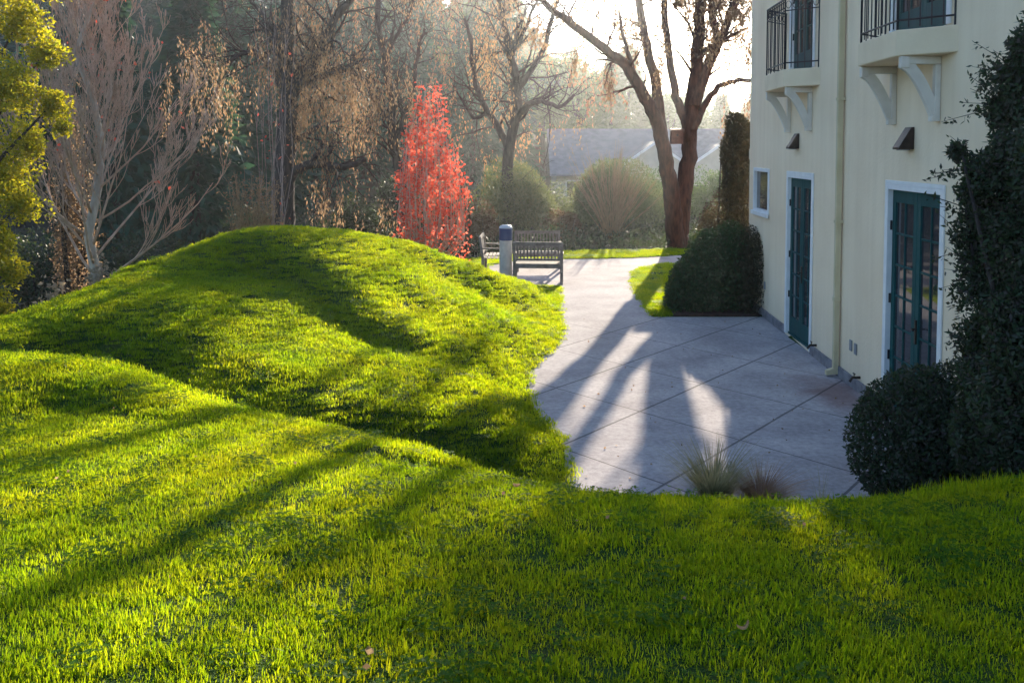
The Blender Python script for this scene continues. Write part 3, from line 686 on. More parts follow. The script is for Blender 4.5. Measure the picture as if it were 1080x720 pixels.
# ------------------------------------------------------------------ big forked tree beside the path
def tree_from_limbs(name, label, limbs, mat, cfg, kids_from, leafmat, strand, Lf, group=None, sub=.9, subn=3, extra=None, twig_mat=None, rsub=.35):
    org = limbs[0][0][0]; org = np.array([org[0], org[1], org[2]])
    root = empty(name, org); tag(root, label, 'tree', group)
    br = [(p, r, 0) for (p, r) in limbs]; tips = []; fine_br = []
    for li, (p, r) in enumerate(limbs):
        k0 = int(len(p) * kids_from[li])
        for i in range(k0, len(p) - 1):
            for _ in range((subn[li] if isinstance(subn, (list, tuple)) else subn) if rng.uniform() < .8 else 0):
                ax = unit(p[i + 1] - p[i]); per = unit(np.cross(ax, rng.normal(0, 1, 3))); an = rng.uniform(.6, 1.3)
                grow(fine_br, p[i], ax * math.cos(an) + per * math.sin(an) + np.array([0, 0, .15]), sub * rng.uniform(.5, 1.4), r[i] * rsub, 1, cfg, tips)
    tr = branches_obj('trunk', br, mat, root, org)
    cr = branches_obj('branches', fine_br, twig_mat or mat, root, org)
    C = strands(fine_br, strand['levels'], strand['per'], strand['lo'], strand['hi'], strand['step'], keep=strand.get('keep'))
    if extra is not None: C = np.concatenate([C, extra])
    leaf_obj('foliage', C, Lf[0], Lf[1], leafmat, root, dirs=np.tile([0, 0, -1.], (len(C), 1)), spread=.45, org=org)
    return root, fine_br
cfgW = dict(seg=5, wander=.20, up=(.05, .02, -.04, -.10), rmin=.006, levels=3, kids=(3, 3, 3), angle=.9, ratio=.62, rr=.5)
YO = 26.0
L_oak = [limb([(715, 290), (713, 262), (711, 235), (708, 205), (704, 178), (698, 150), (690, 122), (677, 97), (660, 70), (640, 52), (612, 32), (588, 14), (566, -2)], YO, -2.0, .29, .07),
         limb([(700, 160), (696, 130), (692, 90), (684, 55), (676, 20), (670, -30)], YO, .8, .19, .10),
         limb([(716, 290), (717, 262), (718, 235), (721, 205), (725, 175), (728, 137), (731, 100), (735, 65), (738, 30), (742, -20), (748, -80)], YO, .3, .30, .14),
         limb([(729, 150), (720, 118), (712, 95), (705, 50), (700, 0), (697, -25)], YO, 1.2, .15, .08),
         limb([(732, 112), (745, 75), (758, 45), (770, 15), (780, -20), (800, -70)], YO, .8, .18, .08),
         limb([(731, 138), (742, 112), (758, 92), (775, 86), (795, 84), (815, 78)], YO, 1.0, .11, .045),
         limb([(672, 92), (664, 60), (656, 35), (653, 12)], YO - .6, -.5, .08, .03),
         limb([(735, 66), (752, 48), (768, 40), (790, 30)], YO, -.8, .09, .035),
         limb([(745, -50), (765, -75), (790, -100), (820, -120)], YO, 1, .13, .04),  # from here on, limbs mostly above the frame, added to shade the right foreground
         limb([(742, -20), (760, -45), (775, -75), (780, -130)], YO, -1.5, .12, .04),
         limb([(742, -15), (730, -45), (722, -90), (716, -130)], YO, 1.5, .12, .04), limb([(758, 45), (752, 10), (750, -30), (762, -90)], YO, -1, .10, .04), limb([(772, 10), (785, -15), (800, -40), (815, -60)], YO, 1, .10, .03)]
cfgO = dict(cfgW, kids=(3, 2, 3), wander=.26)
shade_clumps = np.concatenate([blob(P(px, py, Y), (r_, r_, r_ * .8), int(900 * r_), .9, amp=.5) for (px, py, r_, Y) in
    [(722, -22, .6, 26), (742, -28, .6, 27), (762, -20, .6, 25.5), (784, -10, .55, 26), (756, 4, .38, 27), (735, -60, .7, 26), (768, -62, .7, 26.5), (775, 14, .34, 25), (800, -40, .8, 27), (748, -95, .9, 26), (716, 2, .25, 26.5)]])  # extra leaf clumps, mostly out of view, added to shade the near grass
oak, oak_br = tree_from_limbs('forked_tree', 'tall reddish brown tree forking low beside the path with last brown leaves', L_oak, M['bark_red'], cfgO,
    [.58, .62, .62, .6, .3, .4, .3, .2, 0, 0, 0, .2, 0], M['leaf_brown'], dict(levels=(2, 3), per=2, lo=.1, hi=.7, step=.07, keep=lambda b: rng.uniform() < .42 + .5 * (math.sin(b[0] * 2.3) * math.sin(b[2] * 2.1 + 1) > 0)), (.11, .055), sub=1.4, subn=[1, 2, 1, 1, 2, 2, 1, 1, 2, 2, 2, 2, 2], rsub=.28, extra=shade_clumps)

# nest box in its fork
nb = empty('nest_box', P(713.5, 152, 25.7)); tag(nb, 'small brown wooden nest box fixed in the fork of the big tree', 'nest box')
mb = MB(); mb.box(-.17, .17, -.13, .13, 0, .38); mb.build('box', M['box_wood'], nb, bevel=.006)
mb = MB(); mb.prism([(-.17, .38), (.15, .42), (.15, .45), (-.17, .41)], -.19, .19, axis='x'); mb.build('lid', M['box_wood'], nb, bevel=.003)
mb = MB(); mb.lathe([(.0, 0), (.03, 0), (.032, .004)], n=14); o = mb.build('dark_hole_disc', M['iron'], nb); o.rotation_euler = (R(90), 0, 0); o.location = (0, -.132, .25)  # flat near-black disc: shade inside the opening put into its colour

# ------------------------------------------------------------------ trees with hanging brown leaves
Lw1 = [limb([(298, 262), (298, 240), (299, 200), (301, 165), (304, 130), (303, 95), (302, 60), (304, 25), (300, -30)], 24, 0, .36, .15),
       limb([(304, 112), (313, 92), (328, 72), (342, 48), (352, 22), (370, 0), (385, -25)], 24, -.6, .18, .07),
       limb([(301, 105), (296, 88), (285, 70), (268, 55), (252, 58), (238, 70)], 24, .8, .13, .04),
       limb([(303, 190), (316, 178), (338, 173), (362, 176), (384, 168)], 24, -.5, .15, .06),
       limb([(318, 88), (340, 80), (362, 72), (385, 62)], 24, 0, .10, .04),
       limb([(303, 60), (290, 35), (272, 10), (255, -15)], 24, 1, .08, .03)]
weep1, _ = tree_from_limbs('weeping_tree', 'dark trunked tree with hanging brown leaves behind the top of the mound', Lw1, M['bark_dark'], cfgW, [.45, .25, .35, .4, .3, .3], M['leaf_brown'],
    dict(levels=(2, 3), per=1, lo=.4, hi=1.9, step=.07, keep='clumps'), (.115, .030), sub=1.5, subn=2, group=None)
Lw2 = [limb([(540, 250), (537, 215), (535, 180), (540, 140), (546, 110), (544, 80), (536, 50), (530, 15), (522, -20)], 32, 0, .24, .08),
       limb([(536, 160), (526, 135), (510, 112), (500, 80), (497, 45), (490, 20)], 32, 1, .14, .05),
       limb([(543, 130), (556, 112), (572, 108), (592, 112), (606, 100)], 32, -1, .12, .05),
       limb([(545, 95), (560, 75), (575, 48), (582, 20), (590, -5)], 32, 0, .12, .05),
       limb([(512, 120), (500, 125), (490, 110), (478, 90)], 32, 0, .08, .03),
       limb([(537, 55), (552, 35), (562, 10), (575, -20)], 32, 0, .09, .03)]
weep2, _ = tree_from_limbs('weeping_tree', 'gnarled half bare tree with curling limbs and tan leaves behind the benches', Lw2, M['bark_dark'], cfgW, [.35, .2, .3, .2, .3, .2], M['leaf_brown_far'],
    dict(levels=(2, 3), per=1, lo=.2, hi=1.3, step=.11, keep='clumps'), (.14, .040), sub=1.9, subn=2)
Lw3 = [limb([(428, 252), (426, 210), (420, 170), (414, 135), (412, 100), (405, 60), (398, 20), (400, -20)], 29, 0, .20, .07),
       limb([(416, 150), (428, 120), (436, 95), (440, 60), (448, 30)], 29, .6, .11, .04),
       limb([(414, 130), (398, 112), (385, 85), (372, 55)], 29, -.6, .11, .04),
       limb([(406, 60), (420, 35), (432, 15), (440, -15)], 29, 0, .08, .03)]
weep3, _ = tree_from_limbs('weeping_tree', 'rusty brown leaved tree just behind the narrow red tree', Lw3, M['bark_dark'], cfgW, [.3, .2, .2, .2], M['leaf_brown'],
    dict(levels=(2, 3), per=1, lo=.4, hi=1.9, step=.08, keep='clumps'), (.125, .034), sub=1.6, subn=2)

# ------------------------------------------------------------------ bare tree at left
def bare_tree(name, label, base, H, r, cfg, mat_t, mat_b, splits, leaves=None, cone=.55, L0=.45):
    root = empty(name, base); tag(root, label, 'tree'); base = np.asarray(base, float)
    tp = [base + np.array([rng.normal(0, .03) * i, rng.normal(0, .03) * i, -.3 + (H + .3) * i / 8]) for i in range(9)]
    tr = [(tp, list(np.linspace(r, .02, 9)), 0)]; br = []; tips = []
    for j in range(splits):
        t = .10 + .85 * (j + rng.uniform()) / splits; i = min(7, int(t * 8)); f = t * 8 - i
        b = tp[i] * (1 - f) + tp[i + 1] * f; th = j * 2.4 + rng.uniform(-.3, .3); el = rng.uniform(.35, .8) + .5 * t
        dvec = np.array([math.cos(th) * math.cos(el), math.sin(th) * math.cos(el), math.sin(el)])
        grow(br, b, dvec, H * L0 * (1.15 - t * .75) * rng.uniform(.8, 1.15), r * (1 - t) * .24 + .006, 1, cfg, tips)
    branches_obj('trunk', tr, mat_t, root, base); branches_obj('branches', br, mat_b, root, base)
    if leaves:
        C = []
        for (p, d) in tips:
            if rng.uniform() < leaves[0]: C += [p[-1] + rng.normal(0, .04, 3) for _ in range(leaves[1])]
        if C: leaf_obj('foliage', np.array(C), leaves[2], leaves[3], leaves[4], root, org=base)
    return root, br
cfgB = dict(seg=6, wander=.09, up=(.1, .15, .16, .18), rmin=.0045, levels=4, kids=(0, 6, 5, 4), angle=.50, ratio=.58, rr=.5, **{'from': .15})
b0 = P(103, 308, 15.5); b0[2] -= .25
bare_tree('bare_tree', 'leafless tree with pale trunk and upswept pinkish twigs behind the left slope', b0, 5.9, .10, cfgB, M['bark_pale'], M['twig_pink'], 42, leaves=(.012, 2, .07, .05, M['leaf_red']), L0=.42)

# ------------------------------------------------------------------ pale saplings and the red tree
def upright_stems(root, base, n, H, spread, mat, wob=.05, r=.016, name='stem', lean=.12):
    mb = MB(); tops = []
    for i in range(n):
        th = rng.uniform(0, 6.28); q = spread * rng.uniform(0, 1) ** .7; h = H * rng.uniform(.55, 1.0)
        p = [Vector((.3 * q * math.cos(th), .3 * q * math.sin(th), -.2))]
        for k in range(1, 6):
            t = k / 5; p.append(Vector((q * math.cos(th) * (.3 + lean * 6 * t) + rng.normal(0, wob), q * math.sin(th) * (.3 + lean * 6 * t) + rng.normal(0, wob), h * t)))
        mb.tube(p, [r * (1 - .8 * k / 5) for k in range(6)], 4); tops.append(p)
        for _ in range(5):
            k = rng.integers(1, 5); s = p[k]; e_ = s + Vector((rng.normal(0, .16), rng.normal(0, .16), rng.uniform(.25, .6)))
            mb.tube([s, s.lerp(e_, .5) + Vector((rng.normal(0, .03), 0, 0)), e_], [r * .4, r * .3, r * .2], 3); tops.append([s, e_])
    mb.build(name, mat, root, smooth=True); return tops
b1 = P(290, 252, 21.0); b1[2] = -.5
sap = empty('sapling_clump', b1); tag(sap, 'clump of thin pale saplings with few red leaves before the dark trunk', 'sapling')
tops = upright_stems(sap, b1, 13, 7.4, .62, M['stem_pale'], r=.010)
C = np.array([np.array(t[-1]) * rng.uniform(.75, 1) + np.array([0, 0, 0]) + rng.normal(0, .05, 3) for t in tops if rng.uniform() < .25 for _ in range(2)])
leaf_obj('foliage', C, .10, .07, M['leaf_red'], sap)
b1 = P(268, 250, 20.0); b1[2] = -.4
tan = empty('twiggy_shrub', b1); tag(tan, 'tan twiggy shrub with papery leaves left of the dark trunk', 'shrub')
tops = upright_stems(tan, b1, 46, 2.9, .75, M['twig_tan'], r=.014)
C = np.concatenate([np.array([np.array(t[0]) * (1 - u) + np.array(t[-1]) * u + rng.normal(0, .07, 3) for u in rng.uniform(.1, 1, 14)]) for t in tops])
leaf_obj('foliage', C, .07, .03, M['leaf_brown'], tan)

b2 = P(455, 275, 20.5); b2[2] = -.1
red = empty('red_tree', b2); tag(red, 'narrow flame shaped tree with bright red leaves behind the mound', 'tree')
HR = P(455, 88, 20.5)[2] - b2[2]
mb = MB(); C = []
for i in range(72):
    az = rng.uniform(0, 6.28); q = 1.04 * math.sqrt(rng.uniform(.02, 1)); h = HR * (1.0 - .50 * (q / 1.04) ** 2.2) * rng.uniform(.86, 1.03); z0 = rng.uniform(.1, 1.0) * (q / .9)
    A_ = Vector((.10 * math.cos(az), .10 * math.sin(az), -.1 + z0 * .6)); Bm = Vector((q * .80 * math.cos(az), q * .80 * math.sin(az), z0 + h * .22)); T = Vector((q * .72 * math.cos(az) + rng.normal(0, .05), q * .72 * math.sin(az) + rng.normal(0, .05), h))
    if i % 9 == 0: q *= .2; h = HR * rng.uniform(.93, 1.02)
    if q < .25: T = Vector((q * math.cos(az), q * math.sin(az), h))
    mb.tube([A_, Bm, Bm.lerp(T, .5) + Vector((rng.normal(0, .04), rng.normal(0, .04), 0)), T], [.016, .012, .008, .003], 4)
    for _ in range(rng.integers(5, 10)):
        u = rng.uniform(.0, 1.0) ** .8; c = np.array(Bm.lerp(T, u)); c[2] -= (1 - u) * rng.uniform(0, .9) * (q / .86) * 1.0
        c[2] = max(c[2], .25); m_ = rng.integers(5, 13)
        C.append(c + rng.normal(0, 1, (m_, 3)) * np.array([.075, .075, .13]))
mb.build('stem', M['twig_pink'], red, smooth=True)
C = np.concatenate(C)
leaf_obj('foliage', C, .095, .060, M['leaf_red'], red)

# ------------------------------------------------------------------ yellow green tree at the far left
YG = 12.0; org = P(-50, 345, YG); org[2] = -.7
lob = []
for (px, py, r_, dY) in [(20, 20, .55, 0), (48, 55, .42, .2), (10, 90, .6, -.3), (55, 110, .38, 0), (28, 150, .5, .2), (5, 190, .55, 0), (22, 215, .36, -.2), (-5, 255, .5, 0), (12, 285, .32, .2), (-60, 130, .9, 0), (-60, 30, .9, 0), (-50, 230, .8, 0), (-20, 310, .42, 0), (-30, -40, .8, 0), (35, -30, .5, 0), (66, 135, .18, .1), (2, 328, .22, 0), (-110, 60, 1.0, .5), (-110, 180, 1.0, .5)]:
    c = P(px, py, YG + dY); lob.append((c, r_))
yt = empty('yellow_tree', org); tag(yt, 'yellow green leafy tree at the far left edge beside the slope', 'tree')
C = np.concatenate([blob(c, (r_, r_, r_ * 1.05), int(6000 * r_ ** 1.6), .85, bumps=7, amp=.55) for (c, r_) in lob])
leaf_obj('crown', C, .060, .032, M['leaf_yellow'], yt, org=org)
mb = MB(); o_ = Vector(org)
mb.tube([Vector((0, 0, -.3)), Vector((.05, 0, 1.5)), Vector((0, .1, 3.2)), Vector((.1, 0, 5.2))], [.16, .13, .09, .04], 10)
for (c, r_) in lob[:13]:
    e_ = Vector(c) - o_; s0 = Vector((.03, .02, max(.4, e_.z * .6))); mb.tube([s0, s0.lerp(e_, .5) + Vector((0, 0, .12)), e_], [.04, .025, .01], 5)
mb.build('trunk', M['bark_dark'], yt, smooth=True)

# ------------------------------------------------------------------ shrubs
def px_shrub(name, label, px0, px1, ytop, Y, ybase_z, n, leaf, mat, lob=4, depth=None, cat='shrub', group=None, **kw):
    a = P(px0, ytop, Y); b = P(px1, ytop, Y); W = (b[0] - a[0]) / 2; H = a[2] - ybase_z
    org = ((a[0] + b[0]) / 2, Y, ybase_z); ls = [(0, 0, H * .32, W * .95, (depth or W) * .95, H * .70, int(n * .4))]
    for i in range(lob):
        th = 6.28 * i / lob + rng.uniform(0, 1); ls.append((W * .42 * math.cos(th), (depth or W) * .4 * math.sin(th), H * rng.uniform(.12, .52), W * .60, (depth or W) * .58, H * rng.uniform(.36, .46), int(n * .6 / lob)))
    return shrub(name, label, cat, org, ls, leaf, mat, group=group, **kw)
# by the building's corner
cb = P(742, 330, 15.95)[0]
shrub('clipped_bush', 'large rounded dark green bush where the path meets the building', 'shrub', (cb, 15.78, 0),
      [(.14, 0, .50, .66, .62, 1.06, 15000), (-.22, -.08, .36, .54, .55, .74, 8000), (.42, .02, .60, .46, .55, .95, 8000), (-.40, -.1, .20, .40, .5, .50, 4000)], (.058, .036), M['leaf_clip'], stems=8, shell=.32, amp=.16)
px_shrub('clipped_bush', 'reddish brown bush squeezed between the green bush and the window wall', 765, 812, 234, 15.65, .0, 14000, (.06, .028), M['leaf_dusk'], lob=4, depth=.7, shell=.3, amp=.12)
px_shrub('clipped_bush', 'brown domed bush rising behind the rounded green bush', 730, 792, 194, 17.4, .0, 14000, (.06, .03), M['leaf_dusk'], lob=3, depth=.6, shell=.35)
jo = P(774, 330, 17.5)
shrub('juniper', 'tall dusky dark juniper beside the building corner', 'shrub', (jo[0], 17.5, 0),
      [(.03, 0, 1.0, .42, .42, 1.1, 7000), (.0, 0, 2.2, .36, .38, .8, 7500), (.05, 0, 3.05, .33, .34, .58, 6500), (-.16, 0, 2.7, .2, .25, .5, 2200), (.22, .05, 2.5, .25, .3, .8, 3500)], (.08, .030), M['leaf_dusk'], stems=8, dirs=(0, 0, .9), shell=.6, amp=.35)
# behind path
px_shrub('olive_shrub', 'grey green leafy tree shrub right behind the benches', 492, 600, 148, 32.5, -.5, 28000, (.13, .045), M['leaf_olive'], lob=6, dirs=(0, 0, .9), shell=.6, amp=.35)
px_shrub('round_bush', 'large round grey green bush behind the fan of bare twigs', 590, 704, 152, 34.0, -.5, 36000, (.12, .045), M['leaf_olive'], lob=6, dirs=(0, 0, 1.0), shell=.55, amp=.3)
px_shrub('round_bush', 'narrow pale green bush just left of the big forked trunk', 668, 722, 175, 37, -.5, 8000, (.12, .05), M['leaf_conifer_light'], lob=4, dirs=(0, 0, 1.0), shell=.6, amp=.35)
px_shrub('round_bush', 'pale green bush between the forked trunk and the juniper', 724, 775, 168, 37, -.5, 8000, (.12, .05), M['leaf_conifer_light'], lob=4, dirs=(0, 0, 1.0), shell=.6, amp=.35)
px_shrub('low_shrub', 'dusky low shrub between the red tree and the benches', 474, 535, 205, 27.5, -.4, 9000, (.10, .04), M['leaf_russet'], lob=4, shell=.7, amp=.4)
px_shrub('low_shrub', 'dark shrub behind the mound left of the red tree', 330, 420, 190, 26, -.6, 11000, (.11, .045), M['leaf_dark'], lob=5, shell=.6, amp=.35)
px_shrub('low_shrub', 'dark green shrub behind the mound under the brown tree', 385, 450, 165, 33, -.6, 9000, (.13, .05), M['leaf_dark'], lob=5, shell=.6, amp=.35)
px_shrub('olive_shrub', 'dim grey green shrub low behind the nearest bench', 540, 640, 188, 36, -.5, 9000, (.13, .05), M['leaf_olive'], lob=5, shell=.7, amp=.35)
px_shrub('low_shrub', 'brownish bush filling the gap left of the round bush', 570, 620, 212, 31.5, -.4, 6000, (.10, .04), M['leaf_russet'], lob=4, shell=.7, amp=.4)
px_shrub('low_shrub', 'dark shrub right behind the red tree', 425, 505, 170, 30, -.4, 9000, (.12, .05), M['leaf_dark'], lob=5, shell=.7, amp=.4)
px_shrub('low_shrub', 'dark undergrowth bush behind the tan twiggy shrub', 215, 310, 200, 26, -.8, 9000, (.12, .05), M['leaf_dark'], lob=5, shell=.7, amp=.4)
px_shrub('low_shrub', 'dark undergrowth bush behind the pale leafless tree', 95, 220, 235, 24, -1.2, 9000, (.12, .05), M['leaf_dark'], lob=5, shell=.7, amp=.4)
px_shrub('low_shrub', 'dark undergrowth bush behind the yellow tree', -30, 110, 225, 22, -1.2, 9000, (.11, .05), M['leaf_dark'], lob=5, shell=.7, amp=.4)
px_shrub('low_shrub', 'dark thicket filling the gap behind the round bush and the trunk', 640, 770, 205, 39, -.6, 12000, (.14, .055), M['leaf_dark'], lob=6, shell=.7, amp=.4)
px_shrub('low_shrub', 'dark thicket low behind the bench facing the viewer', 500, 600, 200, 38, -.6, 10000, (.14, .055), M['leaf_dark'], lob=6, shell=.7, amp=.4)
px_shrub('brown_tree', 'small tawny leaved tree behind the left side of the leafless tree', 42, 102, 38, 19.5, -.8, 7000, (.085, .035), M['leaf_brown'], lob=6, shell=.8, amp=.5, cat='tree', stems=10)
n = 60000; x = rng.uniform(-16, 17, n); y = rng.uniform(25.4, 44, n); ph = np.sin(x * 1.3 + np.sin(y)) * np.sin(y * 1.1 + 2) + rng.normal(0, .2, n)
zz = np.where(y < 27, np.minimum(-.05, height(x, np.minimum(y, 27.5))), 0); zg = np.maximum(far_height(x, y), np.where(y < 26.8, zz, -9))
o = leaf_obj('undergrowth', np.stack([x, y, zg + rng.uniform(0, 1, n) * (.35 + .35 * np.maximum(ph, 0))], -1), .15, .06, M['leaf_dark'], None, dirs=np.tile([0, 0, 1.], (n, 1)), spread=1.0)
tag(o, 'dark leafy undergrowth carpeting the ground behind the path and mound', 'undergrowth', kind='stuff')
# bare twig fan in front of the round bush
b3 = P(645, 272, 30.5); b3[2] = -.35
fan = empty('twig_fan', b3); tag(fan, 'fan of bare tan twigs in front of the large round bush', 'shrub')
mb = MB(); 
for i in range(75):
    az = rng.uniform(0, 6.28); el = rng.uniform(.0, 1.0); sp = 1.75 * math.sqrt(el); H = 3.3 * rng.uniform(.6, 1.1) * (1 - .25 * el)
    tp = Vector((sp * math.cos(az), sp * .8 * math.sin(az), H)); md = Vector((tp.x * .38, tp.y * .38, H * .42)) + Vector(rng.normal(0, .05, 3))
    mb.tube([Vector((rng.normal(0, .08), rng.normal(0, .08), -.1)), md, md.lerp(tp, .55) + Vector(rng.normal(0, .05, 3)), tp], [.016, .012, .008, .004], 4)
    for _ in range(4):
        s0 = md.lerp(tp, rng.uniform(0, .8)); e_ = s0 + (tp - md).normalized() * rng.uniform(.4, .8) + Vector(rng.normal(0, .14, 3)); mb.tube([s0, e_], [.006, .003], 3)
mb.build('stem', M['twig_tan'], fan, smooth=True)
# shrubs under the bare tree
px_shrub('pale_shrub', 'small greyish leafy shrub on the slope edge left of the pale trunk', 34, 78, 268, 13.6, -.5, 1500, (.085, .05), M['leaf_grey'], lob=4, shell=.8, amp=.4, stem_mat=M['bark_dark'])
px_shrub('pale_shrub', 'greyish leafy shrub around the foot of the pale trunk', 76, 128, 252, 15.2, -.5, 2200, (.085, .05), M['leaf_grey'], lob=5, shell=.8, amp=.4, stem_mat=M['bark_dark'])
# right side
hd_org = np.array([3.35, 6.85, 0]);
hdg = shrub('hedge', 'dense dark green hedge at the right below the near french doors', 'hedge', hd_org,
      [(-.28, 0, .52, .46, .55, .62, 16000), (.15, -.05, .60, .55, .6, .62, 16000), (.55, -.2, .66, .5, .6, .70, 12000), (-.05, -.35, .45, .55, .4, .5, 10000)], (.040, .020), M['leaf_dark'], stems=8, shell=.35, amp=.14)
bs_org = np.array([4.05, 5.9, .2])
lobs = []
for (px, py, r_, Y) in [(1085, 90, .30, 6.0), (1062, 120, .20, 6.0), (1070, 170, .28, 5.9), (1042, 185, .22, 6.0), (1040, 235, .24, 6.1), (1065, 250, .30, 5.8), (1030, 270, .16, 6.1), (1045, 300, .26, 6.0), (1075, 330, .32, 5.7), (1040, 360, .26, 6.1), (1010, 160, .07, 6.0), (1022, 205, .10, 6.0), (1080, 420, .36, 5.6), (1050, 420, .34, 5.9), (1030, 455, .3, 6.0), (1090, 480, .36, 5.5), (1120, 200, .5, 5.6), (1120, 380, .5, 5.5), (1110, 60, .30, 5.8), (1078, 55, .12, 5.9)]:
    c = P(px, py, Y) - bs_org; lobs.append((*c, r_, r_, r_ * 1.15, int(40000 * r_ ** 1.9) + 300))
big = shrub('evergreen_shrub', 'tall dark evergreen shrub climbing the wall at the right edge', 'shrub', bs_org, lobs, (.045, .020), M['leaf_dark'], stems=16, shell=.75, amp=.45)
mb = MB()
for i in range(60):
    L_ = lobs[rng.integers(0, 10)]; s0 = Vector(L_[:3]); e_ = s0 + Vector((-rng.uniform(.1, .38) , rng.normal(0, .12), rng.uniform(-.05, .3)))
    mb.tube([Vector((-.05, .1, max(.1, s0.z * .5))), s0, s0.lerp(e_, .5) + Vector((0, 0, .03)), e_], [.007, .004, .003, .0015], 3)
    C = np.array([np.array(s0.lerp(e_, u)) + rng.normal(0, .012, 3) for u in rng.uniform(.3, 1, 16)])
    if i == 0: CC = [C]
    else: CC.append(C)
mb.build('branches', M['bark_dark'], big); leaf_obj('loose_leaves', np.concatenate(CC), .042, .019, M['leaf_dark'], big)

# tufts on the near crest
def blades_clump(name, label, cat, org, n, h, spread, wid, mat, curve=.6, parts='blades'):
    root = None; V = []; Q = []; 
    for i in range(n):
        az = rng.uniform(0, 6.28); hh = h * rng.uniform(.5, 1.1); ln = spread * rng.uniform(.2, 1.1); r0 = rng.uniform(0, .05 + spread * .12)
        dv = np.array([math.cos(az), math.sin(az), 0]); sd_ = np.array([-math.sin(az), math.cos(az), 0]); b = dv * r0; k0 = len(V)
        for j in range(5):
            t = j / 4; c = b + dv * ln * t ** 2 * hh / h + np.array([0, 0, hh * (t - .18 * curve * t * t)]); ww = wid * (1 - .85 * t) / 2
            V += [c - sd_ * ww, c + sd_ * ww]
        Q += [(k0 + 2 * j, k0 + 2 * j + 1, k0 + 2 * j + 3, k0 + 2 * j + 2) for j in range(4)]
    o = np_mesh(name, np.array(V), [np.array(Q)], mat); o.location = org; tag(o, label, cat); return o
blades_clump('ornamental_grass', 'spiky pale green ornamental grass clump at the near patio edge', 'plant', P(752, 538, 6.75), 900, .48, .46, .009, M['straw'])
blades_clump('ornamental_grass', 'thin russet wispy grass clump right of the spiky one', 'plant', P(802, 536, 6.8), 900, .30, .42, .008, M['russet_stem'], curve=1.2)
blades_clump('ornamental_grass', 'few faint upright stalks at the patio edge near the hedge', 'plant', P(866, 540, 6.7), 40, .34, .14, .004, M['straw'])
A = rng.uniform(0, 1, (420, 2)); A = np.stack([2.05 + A[:, 0] * 1.9, 4.55 + A[:, 1] * .9, 0 * A[:, 0]], -1); A = A[A[:, 0] / A[:, 1] > .46]; A[:, 2] = height(A[:, 0], A[:, 1])
tall = [tuft_mesh('long_grass_tuft', 16, .05, .10, .0045, M['blade'], 40 + i, curve=.35) for i in range(3)]
n = len(A); scatter('long_grass', A, np.stack([rng.normal(0, .1, n), rng.normal(0, .1, n), rng.uniform(0, 6, n)], -1), np.tile(rng.uniform(.6, 1.3, (n, 1)), (1, 3)), rng.integers(0, 3, n), tall, 'longer unmown grass at the foot of the hedge', 'grass')

# fallen leaves on the lawn
n = 130; x = rng.uniform(-7, 3.5, n * 3); y = rng.uniform(2.3, 16, n * 3); k = in_view(x, y, 0) & (np.minimum(poly_sd(x, y, PATIO), poly_sd(x, y, PATH)) > .05); x, y = x[k][:n], y[k][:n]
o = leaf_obj('leaf_litter', np.stack([x, y, height(x, y) + .035], -1), .024, .017, M['leaf_brown'], None, dirs=np.tile([1., 0, 0], (len(x), 1)), spread=.9)
tag(o, 'scattered dry brown leaves lying on the lawn', 'leaves', kind='stuff')
n = 90; x = rng.uniform(.6, 3.8, n); y = rng.uniform(7.2, 15, n); k = poly_sd(x, y, PATIO) < -.05; x, y = x[k], y[k]
o = leaf_obj('patio_debris', np.stack([x, y, np.full(len(x), .008)], -1), .03, .018, M['leaf_brown'], None, dirs=np.stack([np.cos(x * 40), np.sin(x * 40), 0 * x], -1), spread=.25)
tag(o, 'tiny dry leaf bits blown over the concrete patio', 'leaves', kind='stuff')
for (px, py, lb) in ((543, 514, 'curled dry brown leaf lying on the crest of the near slope'), (388, 692, 'rust red dry leaf lying in the lower foreground grass'), (786, 665, 'brown leaf standing in the shaded grass at the right')):
    d = ray(px, py); t = 1.5
    while t < 12 and EYE + d[2] * t > float(height(np.array([d[0] * t]), np.array([d[1] * t]))[0]) + .05: t += .01
    V = []; 
    for i in range(5):
        for j in range(3):
            u = i / 4 - .5; v_ = j - 1; wd = .022 * math.cos(u * 2.9); V.append((u * .042, v_ * wd * .62, .010 * v_ * v_ + .014 * u * u * 4))
    o = np_mesh('fallen_leaf', V, [grid_faces(5, 3)], M['leaf_brown'], smooth=True); o.location = (d[0] * t, d[1] * t, EYE + d[2] * t + .005); o.rotation_euler = (.5, .3, rng.uniform(0, 6)); tag(o, lb, 'leaf', 'dry leaves lying on the lawn')

